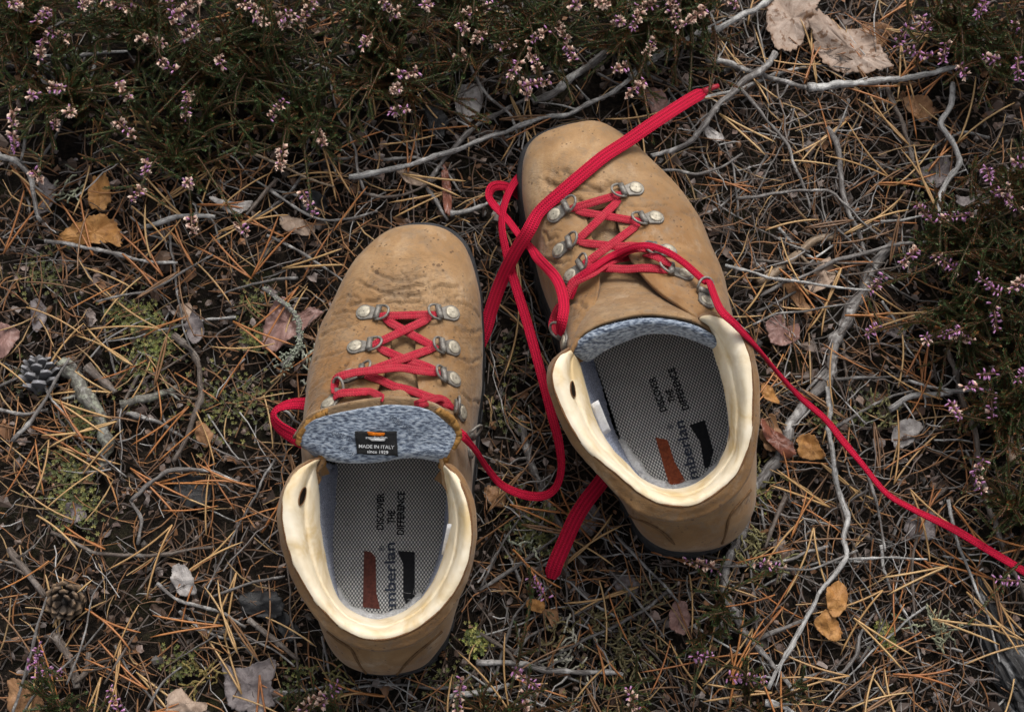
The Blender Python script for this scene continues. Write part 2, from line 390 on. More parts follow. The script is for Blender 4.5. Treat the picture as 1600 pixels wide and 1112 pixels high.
def text_mesh(body, p_start, p_end, height, z, mat, name, parent, bold=0.0, align='CENTER', fit=True, nrm_pts=None):
    """flat lettering from pixel p_start to p_end on a level plane z (or on the plane through nrm_pts)"""
    cu = bpy.data.curves.new('lettering', 'FONT'); cu.body = body; cu.align_x = 'LEFT'; cu.align_y = 'BOTTOM_BASELINE'; cu.offset = bold; cu.size = 1
    ob = bpy.data.objects.new('lettering', cu); COL.objects.link(ob)
    dg = bpy.context.evaluated_depsgraph_get(); me = bpy.data.meshes.new_from_object(ob.evaluated_get(dg))
    bpy.data.objects.remove(ob)
    v = np.array([q.co for q in me.vertices]); v[:, 0] -= v[:, 0].min()
    wv = v[:, 0].max(); hv = 0.70
    proj = (lambda p: P(p[0], p[1], z)) if nrm_pts is None else nrm_pts
    a, b = proj(p_start), proj(p_end); X = b-a; L = np.linalg.norm(X); X /= L
    N = np.array([0, 0, 1.0])
    if nrm_pts is not None:
        q = proj((p_start[0], p_start[1]-14)); N = np.cross(X, q-a); N /= np.linalg.norm(N)
        if N[2] < 0: N = -N
    Y = np.cross(N, X)
    w3 = a + np.outer(v[:, 0]*L/wv, X) + np.outer(v[:, 1]*height/hv, Y) + N*0.0004*(nrm_pts is not None)
    og = wloc(parent)
    for q, p in zip(me.vertices, w3): q.co = p-og
    me.materials.clear(); o = link(name, me, mat, parent, og)
    return o
def poly_mesh(pts3, name, mat, parent):
    mb = MB(); mb.add(pts3, [tuple(range(len(pts3)))]); return build(mb, name, mat, parent, smooth=False)

def build_boot(S):
    base = P(*S['base'], 0.0)
    root = empty('hiking_boot', base, S['label'], 'boot', 'pair of tan hiking boots')
    K = S['keys']; nk = len(K); SUB = 14
    cen = P(*S['centre'], .04)
    zR1 = [k[5] if len(k) > 5 else .040 for k in K]
    R1 = catmull([P(k[0], k[1], z) for k, z in zip(K, zR1)], SUB, True)
    for _ in range(60): R1 = .5*R1+.25*(np.roll(R1, 1, 0)+np.roll(R1, -1, 0))
    TT = np.array([P(k[2], k[3], k[4]) for k in K])
    c0, c1 = S['collar_range']
    e_key = []
    for i, k in enumerate(K):
        if c0 < i < c1: TT[i, 2] -= .020
        d = min(i-c0, c1-i)                                  # >0 inside the collar range
        e_key.append(float(np.clip(.72-.16*d, .10, 1.0)))
    e = catmull([[x, 0, 0] for x in e_key], SUB, True)[:, 0].clip(.05, 1)
    T = catmull(TT, SUB, True); N = len(T)
    incol = catmull([[1.0 if c0 < i < c1 else 0.0, 0, 0] for i in range(nk)], SUB, True)[:, 0].clip(0, 1)
    T = T.copy(); tin = inward(T, .0095, T.mean(0)); T = T*(1-incol[:, None])+tin*incol[:, None]
    R0 = inward(R1, .0025, cen); R0[:, 2] = .024
    M = 90; rows = [R0*(1-q)+R1*q for q in (0, .35, .7)]
    for j in range(M):
        s = j/(M-1); ph = s*math.pi/2
        hz = e*(1-math.cos(ph))+(1-e)*s
        vz = e*(.80*math.sin(ph)+.20*(1-math.cos(ph)))+(1-e)*s
        row = R1+(T-R1)*hz[:, None]; row[:, 2] = R1[:, 2]+(T[:, 2]-R1[:, 2])*vz
        # heel counter: swells above the sole, pinched below the collar
        row = inward(row, (1-e)*(-.0045*math.sin(min(s*1.6, 1)*math.pi)+.0045*math.exp(-((s-.86)/.12)**2)), row.mean(0))
        rows.append(row)
    g = np.stack(rows, 1)                                   # N x (M+3)
    mb0 = MB(); mb0.grid(g, closed_u=True); bv0 = bvh_of(mb0)
    def hit0(px, py):
        h = bv0.ray_cast(V3(CAM), V3(ray(px, py)))[0]
        return np.array(h) if h is not None else P(px, py, .06)
    nrm = vnormals(g)
    if nrm[0, M//2, 2] < 0: nrm = -nrm
    flat = g.reshape(-1, 3); disp = np.zeros(len(flat)); flex = np.zeros(len(flat)); dark = np.ones(len(flat))
    auto = []
    for (x0, y0), (rx, ry), n_, ang in S['wrinkles']:
        for _ in range(n_):
            x, y = x0+rng.uniform(-rx, rx), y0+rng.uniform(-ry, ry); a = ang+rng.normal(0, .35); L = rng.uniform(12, 34)
            auto.append(([(x-L*math.cos(a), y-L*math.sin(a)), (x+rng.normal(0, 2), y+rng.normal(0, 4)), (x+L*math.cos(a), y+L*math.sin(a))], rng.uniform(.0006, .0009), rng.uniform(.0001, .00028)))
    for pts, w, dep in S['creases']+auto:
        poly = catmull([hit0(*q) for q in pts], 5); dep = dep*1.1
        poly = poly + rng.normal(0, .0006, poly.shape)
        d = seg_dist(flat, poly)
        disp += -dep*np.exp(-(d/(.8*w))**2)+.28*dep*np.exp(-((d-1.9*w)/w)**2)
        dark = np.minimum(dark, 1-.5*np.exp(-(d/(w*.5))**2))  # crease shade put into the colour, since the relief is shallow
    for (px, py), r, dep in S['dents']:
        d = np.linalg.norm(flat-hit0(px, py), axis=1); disp += -dep*np.exp(-(d/r)**2)
    for (px, py), r, am in S['flex']:
        d = np.linalg.norm(flat-hit0(px, py), axis=1); flex = np.maximum(flex, am*np.exp(-(d/r)**2))
    nz = np.array([noise.noise(Vector(p*48))*.0009+noise.noise(Vector(p*160))*.00022*(.3+f) for p, f in zip(flat, flex)])
    fade = np.tile(np.clip(np.minimum(np.arange(M+3)/6, (M+2-np.arange(M+3))/3), 0, 1), N)
    flat = flat+nrm.reshape(-1, 3)*((disp+nz)*fade)[:, None]
    g = flat.reshape(g.shape)
    # own colours of the leather, times the painted crease shade: pale rubbed toe, warmer and darker towards the lacing and the lower edge
    tint = np.ones((len(flat), 3)); jj = np.tile(np.arange(M+3), N)
    toe = hit0(*S['toe_patch']); dt = np.linalg.norm(flat-toe, axis=1)
    tint *= 1+.42*np.exp(-(dt/.042)**2)[:, None]*np.array([1.0, 1.08, 1.20])
    tint *= 1-(1-np.exp(-(dt/.075)**2))[:, None]*np.array([.06, .13, .26])
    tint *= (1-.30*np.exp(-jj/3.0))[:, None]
    orange = np.exp(-(np.linalg.norm(flat-hit0(*S['warm_patch']), axis=1)/.05)**2)
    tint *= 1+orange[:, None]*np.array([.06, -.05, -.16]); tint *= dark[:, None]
    st = np.stack([np.repeat(np.arange(N)/N, M+3), jj/(M+2), flex], 1)
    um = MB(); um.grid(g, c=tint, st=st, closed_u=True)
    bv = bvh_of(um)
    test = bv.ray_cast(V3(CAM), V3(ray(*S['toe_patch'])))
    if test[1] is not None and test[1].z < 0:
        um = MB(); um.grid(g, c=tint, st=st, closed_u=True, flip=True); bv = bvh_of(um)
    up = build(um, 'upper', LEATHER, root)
    so = up.modifiers.new('thickness', 'SOLIDIFY'); so.thickness = .0024; so.offset = -1
    def hit(px, py, off=0.0):
        h = bv.ray_cast(V3(CAM), V3(ray(px, py)))
        if h[0] is None: return None
        n = np.array(h[1]); n = n if n[2] > 0 else -n
        return np.array(h[0])+n*off, n
    # sole: tread block, midsole and the black rand that shows round the toe
    wide = np.array([S['sole_out'](i/N) for i in range(N)])
    o1 = inward(R1, -wide, cen); rows = []
    for dz, ins in ((-.006, .003), (-.004, .001), (.010, 0), (.013, .0012), (.016, 0), (.027, .0004), (.031, .002), (.032, .006)):
        q = inward(o1, ins, cen); q[:, 2] = dz; rows.append(q)
    sg = np.stack(rows, 1); sm = MB(); sm.grid(sg, closed_u=True)
    cc = sg[:, 0].mean(0); sm.add(np.concatenate([sg[:, 0], [cc]]), [((i+1) % N, i, N) for i in range(N)])
    sole = build(sm, 'sole', RUBBER, root)
    # lugs: blocks round the edge of the tread
    lug = MB()
    for i in range(0, N, 14):
        a, b = o1[i].copy(), o1[(i+7) % N].copy(); ctr = (a+b)/2; inn = (cc-ctr)*np.array([1, 1, 0]); inn /= np.linalg.norm(inn)
        pts = [a-inn*.0006, b-inn*.0006, b+inn*.014, a+inn*.014]
        v = [np.array([q[0], q[1], z]) for z in (-.011, .0085) for q in pts]
        lug.add(v, [(0, 1, 2, 3), (7, 6, 5, 4), (0, 4, 5, 1), (1, 5, 6, 2), (2, 6, 7, 3), (3, 7, 4, 0)])
    lo = build(lug, 'tread_lugs', RUBBER, sole, smooth=False); lo['kind'] = 'stuff'
    # insole
    io = catmull([P(x, y, S['zi']) for x, y in S['insole']], 6, True)
    im = MB(); im.add(np.concatenate([io, io-np.array([0, 0, .003])]), [tuple(range(len(io)))]+[(i, (i+1) % len(io), (i+1) % len(io)+len(io), i+len(io)) for i in range(len(io))])
    ins = build(im, 'insole', INSOLE[S['weave']], root, smooth=False)
    # padded collar: leather roll, cream lining, knitted lining below it
    C = S['collar']; n_c = 7
    def col_curve(f):
        q = catmull([f(*c) for c in C], n_c)
        for _ in range(30): q[1:-1] = .5*q[1:-1]+.25*(q[2:]+q[:-2])
        return q
    O = lambda z, m=0.0: col_curve(lambda o, s_, i, b, zt, dz: P(o[0]+(s_[0]-o[0])*m, o[1]+(s_[1]-o[1])*m, zt+z))
    def lerpSI(m, z): return col_curve(lambda o, s_, i, b, zt, dz: P(s_[0]+(i[0]-s_[0])*m, s_[1]+(i[1]-s_[1])*m, zt+z*dz))
    def rail(pts, d):            # horizontal move towards the opening
        cc_ = pts.mean(0); v = cc_-pts; v[:, 2] = 0; v /= np.linalg.norm(v, axis=1)[:, None]+1e-9; return pts+v*d
    outer = [rail(O(-.025), .0125), rail(O(-.0215), .0060), rail(O(-.017), .0016), O(-.012), O(-.007), O(-.004, .35), O(-.0008, .75), O(0, 1.0), O(-.002, 1.08)]
    cg = np.stack(outer, 1)
    cg = catmull(cg.transpose(1, 0, 2).reshape(len(outer), -1), 4).reshape(-1, cg.shape[0], 3).transpose(1, 0, 2)
    nn = vnormals(cg); rip = np.array([[noise.noise(Vector(p*75))*.0006+noise.noise(Vector(p*210))*.0003 for p in r] for r in cg])
    cg = cg+nn*rip[:, :, None]
    ct = np.ones((cg.shape[0]*cg.shape[1], 3)); jx = np.tile(np.arange(cg.shape[1])/(cg.shape[1]-1), cg.shape[0])
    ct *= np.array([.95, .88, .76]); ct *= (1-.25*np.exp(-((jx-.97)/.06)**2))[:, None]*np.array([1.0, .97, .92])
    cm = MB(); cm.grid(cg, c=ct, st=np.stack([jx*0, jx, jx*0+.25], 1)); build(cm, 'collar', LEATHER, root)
    depth = S['cream_depth']
    inner = [lerpSI(0.0, .0), lerpSI(.06, .0006), lerpSI(.25, .0004), lerpSI(.45, -.004), lerpSI(.56, -.0095), lerpSI(.62, -.0110), lerpSI(.70, -.0120), lerpSI(.85, -.018), lerpSI(.96, -.026), lerpSI(1.0, -.034), rail(lerpSI(1.0, -.046), -.0035)]
    cg = np.stack(inner, 1)
    cg = catmull(cg.transpose(1, 0, 2).reshape(len(inner), -1), 4).reshape(-1, cg.shape[0], 3).transpose(1, 0, 2)
    rip = np.array([[noise.noise(Vector(p*60+Vector((3, 1, 2))))*.0008+noise.noise(Vector(p*170))*.0003 for p in r] for r in [[Vector(q) for q in rr] for rr in cg]])
    cg = cg+vnormals(cg)*rip[:, :, None]
    cm = MB(); cm.grid(cg); cl = build(cm, 'collar_lining', CREAM, root); bvc = bvh_of(cm)
    sol = cl.modifiers.new('thickness', 'SOLIDIFY'); sol.thickness = .0012; sol.offset = 0
    sm_ = MB(); sm_.tube(O(.0004, 1.0), .00075, 6); build(sm_, 'piping', STITCH, cl)
    q = lerpSI(.585, -.0100); sm_ = MB()
    for k in range(0, len(q)-1, 1):
        for hh in np.linspace(0, 1, 3)[:-1]:
            a = q[k]*(1-hh)+q[k+1]*hh; b = q[k]*(1-hh-.3)+q[k+1]*(hh+.3); sm_.tube([a, b], .00028, 4)
    so_ = build(sm_, 'stitching', CREAM, cl); so_['kind'] = 'stuff'
    lt = lerpSI(.98, -.036); lb = col_curve(lambda o, s_, i, b, zt, dz: P(b[0], b[1], S['zi']-.001))
    lg = np.stack([lt*(1-q)+lb*q for q in np.linspace(0, 1, 14)], 1)
    lg = lg+rng.normal(0, .00025, lg.shape)
    lm = MB(); lm.grid(lg); build(lm, 'knitted_lining', DENIM, root); S['bvl'] = bvh_of(lm)
    # white fleece round the heel of the insole, with loose fibres
    lo_, hi_ = S['fleece']; fl = lb[lo_*n_c:hi_*n_c]; fm = MB()
    fpts = fl+np.array([0, 0, .0045]); rr = .0055*np.sin(np.linspace(.1, math.pi-.1, len(fl)))**.5*np.array([1+.35*noise.noise(Vector(p*160)) for p in fpts])
    fm.tube(fpts, rr, 10)
    for k in range(900):
        j = rng.integers(0, len(fpts)); a = fpts[j]+rng.normal(0, .0022, 3); d = rng.normal(0, 1, 3); d[2] = abs(d[2]); d /= np.linalg.norm(d)
        fm.tube([a, a+d*.0015, a+d*.0025+rng.normal(0, .0012, 3)], [.00012, .0001, .00004], 3, cap=False)
    fo = build(fm, 'heel_fleece', FLEECE, root)
    # tongue
    for name, mat, rows, off in S['tongue']:
        gr = np.array([resample(catmull([P(*p) for p in r], 6), 40) for r in rows])
        gr = catmull(gr.reshape(len(rows), -1), 8).reshape(-1, 40, 3)
        gr = gr+np.array([[0, 0, noise.noise(Vector(p*70))*.0011+noise.noise(Vector(p*260))*.0004+off] for p in gr.reshape(-1, 3)]).reshape(gr.shape)
        tm = MB(); tm.grid(gr, st=np.tile([0, 0, .55], (gr.shape[0]*gr.shape[1], 1)))
        to = build(tm, name, mat, root); S['_'+name] = bvh_of(tm)
        s2 = to.modifiers.new('thickness', 'SOLIDIFY'); s2.thickness = .0022; s2.offset = 0
        if name == 'tongue_lining': S['_lining_obj'] = to
        if name == 'tongue_leather': S['_tongue_obj'] = to
    # eyelets: riveted plate, roller and D ring
    for (rx, ry), (qx, qy), lift in S['eyelets']:
        h = hit(rx, ry); h2 = hit(qx, qy)
        if h is None: continue
        p, n = h; q = h2[0] if h2 is not None else P(qx, qy, p[2])
        X = q-p; X -= n*(X@n); L = np.linalg.norm(X); X /= L; Y = np.cross(n, X)
        F = lambda a, b, c: p+X*a+Y*b+n*c
        w = .0056; pm = MB(); ring = []
        for a in np.linspace(math.pi/2, 3*math.pi/2, 11): ring.append((w*math.cos(a), w*math.sin(a)))
        ring += [(.0040, -.0046), (.0085, -.0036), (.0085, .0036), (.0040, .0046)]
        layers = [[F(a, b, .0002) for a, b in ring], [F(a, b, .0012) for a, b in ring], [F(a*.93, b*.93, .0016) for a, b in ring]]
        m_ = len(ring); v = sum(layers, []); f = [(k*m_+i, k*m_+(i+1) % m_, (k+1)*m_+(i+1) % m_, (k+1)*m_+i) for k in range(2) for i in range(m_)]+[tuple(2*m_+i for i in range(m_))]
        pm.add(v, f, (.62, .62, .64)); pl = build(pm, 'eyelet', METAL, root, p, smooth=False)
        rm = MB(); prof = [(.0043, .0014), (.0043, .0021), (.0039, .0025), (.0020, .0026), (.0004, .0026)]
        rm.grid([[F(r*math.cos(a), r*math.sin(a), hh) for r, hh in prof] for a in np.linspace(0, 2*math.pi, 20, endpoint=False)], c=(1.25, 1.22, 1.12), closed_u=True)
        build(rm, 'rivet', METAL, pl, p)
        om = MB(); om.tube([F(.0092, b, .0022) for b in (-.0046, -.0015, .0015, .0046)], .0021, 10, (.6, .6, .62)); build(om, 'roller', METAL, pl, p)
        dm = MB(); lf = lift; pts = []
        for a in np.linspace(-math.pi/2, math.pi/2, 15):
            ex = .0085*math.cos(a)**.7 if math.cos(a) > 0 else 0
            pts.append(F(.0092+ex*math.cos(lf), .0052*math.sin(a), .0022+ex*math.sin(lf)))
        dm.tube(pts, .00085, 8, (.7, .7, .72)); build(dm, 'ring', METAL, pl, p)
    # heel seams
    for seam in S['seams']:
        pts = [hit(*q, .0004) for q in seam]; pts = [q[0] for q in pts if q is not None]
        if len(pts) < 2: continue
        cv = resample(catmull(pts, 8), 60); sm_ = MB(); sm_.tube(cv, .0009, 6)
        so_ = build(sm_, 'seam', SEAM, root)
    S['root'] = root; S['hit'] = hit; S['bv'] = bv; S['bvc'] = bvc; S['foot'] = R1[:, :2].copy()
    return S

def T_row(cx, y, z, half, zdrop=.010):
    return [(cx-half, y+2, z-zdrop), (cx-half*.55, y, z-zdrop*.25), (cx, y, z), (cx+half*.55, y, z-zdrop*.25), (cx+half, y+2, z-zdrop)]

LEFT = dict(tagz=(.120, .120, .104, .104), weave='a', base=(610, 800), centre=(618, 700), zi=.036,
  label='tan nubuck hiking boot with its grey tongue folded open, black label showing',
  keys=[(660, 351, 632, 497, .074), (700, 359, 645, 498, .074), (728, 385, 652, 503, .075), (744, 430, 651, 520, .078), (752, 482, 649, 540, .083), (755, 536, 649, 560, .089), (754, 580, 651, 585, .096), (751, 625, 656, 615, .104), (745, 668, 668, 650, .115), (742, 712, 690, 705, .130),
        (738, 760, 717, 732, .140), (731, 806, 742, 780, .140), (722, 860, 746, 840, .137), (712, 920, 737, 890, .134), (704, 965, 718, 935, .131), (697, 995, 697, 968, .129), (677, 1027, 665, 995, .128), (652, 1045, 634, 1010, .127), (612, 1054, 598, 1017, .127), (573, 1052, 562, 1012, .127), (544, 1042, 526, 996, .128), (524, 1020, 497, 970, .129), (512, 988, 472, 934, .131),
        (500, 940, 454, 895, .134), (490, 890, 440, 858, .137), (484, 830, 433, 815, .140), (480, 770, 440, 762, .140), (479, 715, 470, 722, .138), (478, 665, 505, 712, .130), (478, 625, 545, 665, .118), (481, 590, 580, 622, .105), (488, 555, 598, 590, .097), (499, 518, 607, 560, .089), (513, 487, 611, 535, .083), (530, 450, 613, 515, .078), (553, 410, 616, 503, .075), (577, 382, 620, 498, .074), (612, 358, 626, 497, .074)],
  collar_range=(9, 28), cream_depth=.035,
  sole_out=lambda t: .0005+.0062*math.exp(-((t if t < .5 else t-1)/.075)**2),
  wrinkles=[((635, 450), (75, 22), 22, 0.0), ((530, 520), (25, 45), 16, -.5), ((735, 520), (14, 60), 12, .3), ((510, 600), (22, 40), 10, -.6), ((690, 470), (40, 15), 10, .2)], toe_patch=(650, 385), warm_patch=(560, 560),
  creases=[([(545, 476), (580, 468), (620, 452), (660, 442)], .0014, .0012), ([(560, 440), (600, 456), (640, 462), (690, 446), (722, 450)], .0013, .0012), ([(600, 472), (650, 470), (715, 464)], .0012, .0010), ([(580, 425), (625, 440), (670, 430)], .0014, .0008), ([(503, 525), (530, 512), (556, 503)], .0014, .0011), ([(490, 566), (525, 553), (548, 540)], .0013, .0010), ([(486, 610), (515, 590), (540, 572)], .0014, .0012), ([(482, 640), (520, 612), (548, 604)], .0013, .0010), ([(700, 470), (735, 480), (750, 495)], .0012, .0009), ([(712, 515), (735, 520), (752, 516)], .0013, .0010), ([(715, 560), (738, 566), (752, 560)], .0012, .0008), ([(528, 470), (545, 462), (560, 466)], .0010, .0008), ([(520, 492), (542, 486), (556, 488)], .0010, .0008), ([(625, 420), (640, 445), (632, 470)], .0011, .0006), ([(715, 610), (735, 625), (748, 628)], .0012, .0009)],
  dents=[((632, 470), .018, .0022), ((560, 500), .016, .0012), ((700, 430), .02, .0008)],
  flex=[((630, 455), .030, 1.0), ((540, 500), .028, .9), ((515, 560), .03, .8), ((725, 500), .025, .7), ((510, 620), .03, .7), ((730, 590), .03, .4)],
  insole=[(532, 940), (520, 885), (519, 800), (512, 720), (505, 640), (517, 560), (545, 480), (590, 415), (650, 390), (703, 415), (727, 480), (733, 560), (724, 640), (708, 720), (702, 800), (694, 870), (682, 920), (660, 957), (625, 985), (590, 992), (555, 975)],
  collar=[((697, 722), (696, 726), (691, 733), (697, 736), .130, .5), ((717, 732), (712, 741), (696, 748), (698, 750), .138, .8), ((738, 768), (731, 776), (703, 790), (697, 790), .141, 1), ((746, 815), (738, 820), (704, 830), (692, 830), .140, 1), ((744, 860), (735, 862), (695, 870), (685, 868), .138, 1), ((733, 902), (724, 900), (681, 905), (673, 903), .135, 1), ((716, 940), (704, 935), (665, 930), (661, 928), .132, 1), ((690, 976), (677, 964), (646, 948), (645, 950), .130, 1), ((655, 1002), (645, 985), (626, 960), (627, 963), .128, 1), ((620, 1015), (615, 997), (606, 967), (607, 970), .127, 1), ((590, 1018), (588, 1000), (585, 970), (586, 973), .127, 1), ((560, 1012), (560, 995), (562, 964), (563, 966), .127, 1), ((526, 997), (531, 979), (541, 952), (545, 955), .128, 1), ((497, 971), (504, 953), (528, 938), (533, 940), .130, 1), ((472, 935), (481, 922), (519, 918), (526, 916), .132, 1), ((454, 896), (463, 890), (509, 886), (522, 886), .135, 1), ((441, 860), (450, 855), (503, 852), (520, 852), .138, 1), ((433, 820), (441, 815), (499, 820), (522, 820), .140, 1), ((434, 785), (441, 782), (498, 785), (525, 785), .141, 1), ((447, 745), (453, 748), (498, 752), (527, 752), .140, 1), ((472, 720), (475, 725), (498, 732), (528, 735), .136, .8), ((501, 711), (500, 715), (499, 722), (526, 725), .130, .5)],
  fleece=(6, 14),
  tongue=[('tongue_leather', LEATHER, [T_row(632, 470, .060, 40, .012), T_row(631, 500, .068, 40, .012), T_row(630, 540, .077, 42, .013), T_row(628, 580, .088, 46, .014), T_row(625, 615, .099, 56, .016), T_row(615, 645, .110, 80, .016), T_row(605, 685, .118, 98, .008), [(486, 706, .118), (530, 716, .123), (600, 715, .124), (650, 711, .123), (694, 716, .118)]], 0),
          ('tongue_flap', LEATHER, [[(484, 702, .120), (530, 715, .124), (600, 714, .124), (650, 710, .124), (692, 716, .120)], [(470, 695, .124), (520, 690, .128), (600, 685, .130), (660, 685, .128), (708, 692, .124)], [(462, 684, .126), (510, 660, .134), (600, 650, .138), (665, 652, .136), (716, 676, .127)], [(457, 683, .127), (486, 645, .136), (560, 625, .142), (620, 619, .143), (682, 631, .140), (720, 670, .129)]], -.001),
          ('tongue_lining', KNIT, [[(520, 700, .092), (560, 700, .095), (600, 698, .096), (640, 698, .095), (680, 702, .092)], [(500, 714, .116), (540, 719, .119), (600, 714, .119), (645, 711, .119), (690, 720, .116)], [(480, 700, .128), (525, 716, .132), (575, 719, .133), (640, 710, .133), (698, 712, .129)], [(472, 694, .131), (520, 694, .137), (600, 690, .139), (660, 690, .137), (708, 694, .131)], [(468, 686, .132), (510, 668, .141), (600, 660, .145), (660, 662, .143), (711, 682, .133)], [(467, 681, .132), (490, 657, .142), (560, 639, .148), (615, 633, .149), (670, 641, .146), (711, 672, .134)]], .0005)],
  eyelets=[((570, 489), (598, 493), .25), ((705, 490), (675, 493), .25), ((556, 543), (584, 541), .25), ((707, 544), (680, 543), .25), ((545, 588), (566, 584), .5), ((708, 593), (683, 588), .3), ((515, 632), (529, 618), .9), ((720, 645), (700, 632), .6), ((733, 703), (732, 690), .9)],
  seams=[[(512, 985), (530, 1000), (548, 1012), (558, 1030), (572, 1050)], [(690, 985), (668, 1005), (650, 1020), (632, 1038), (620, 1052)]])
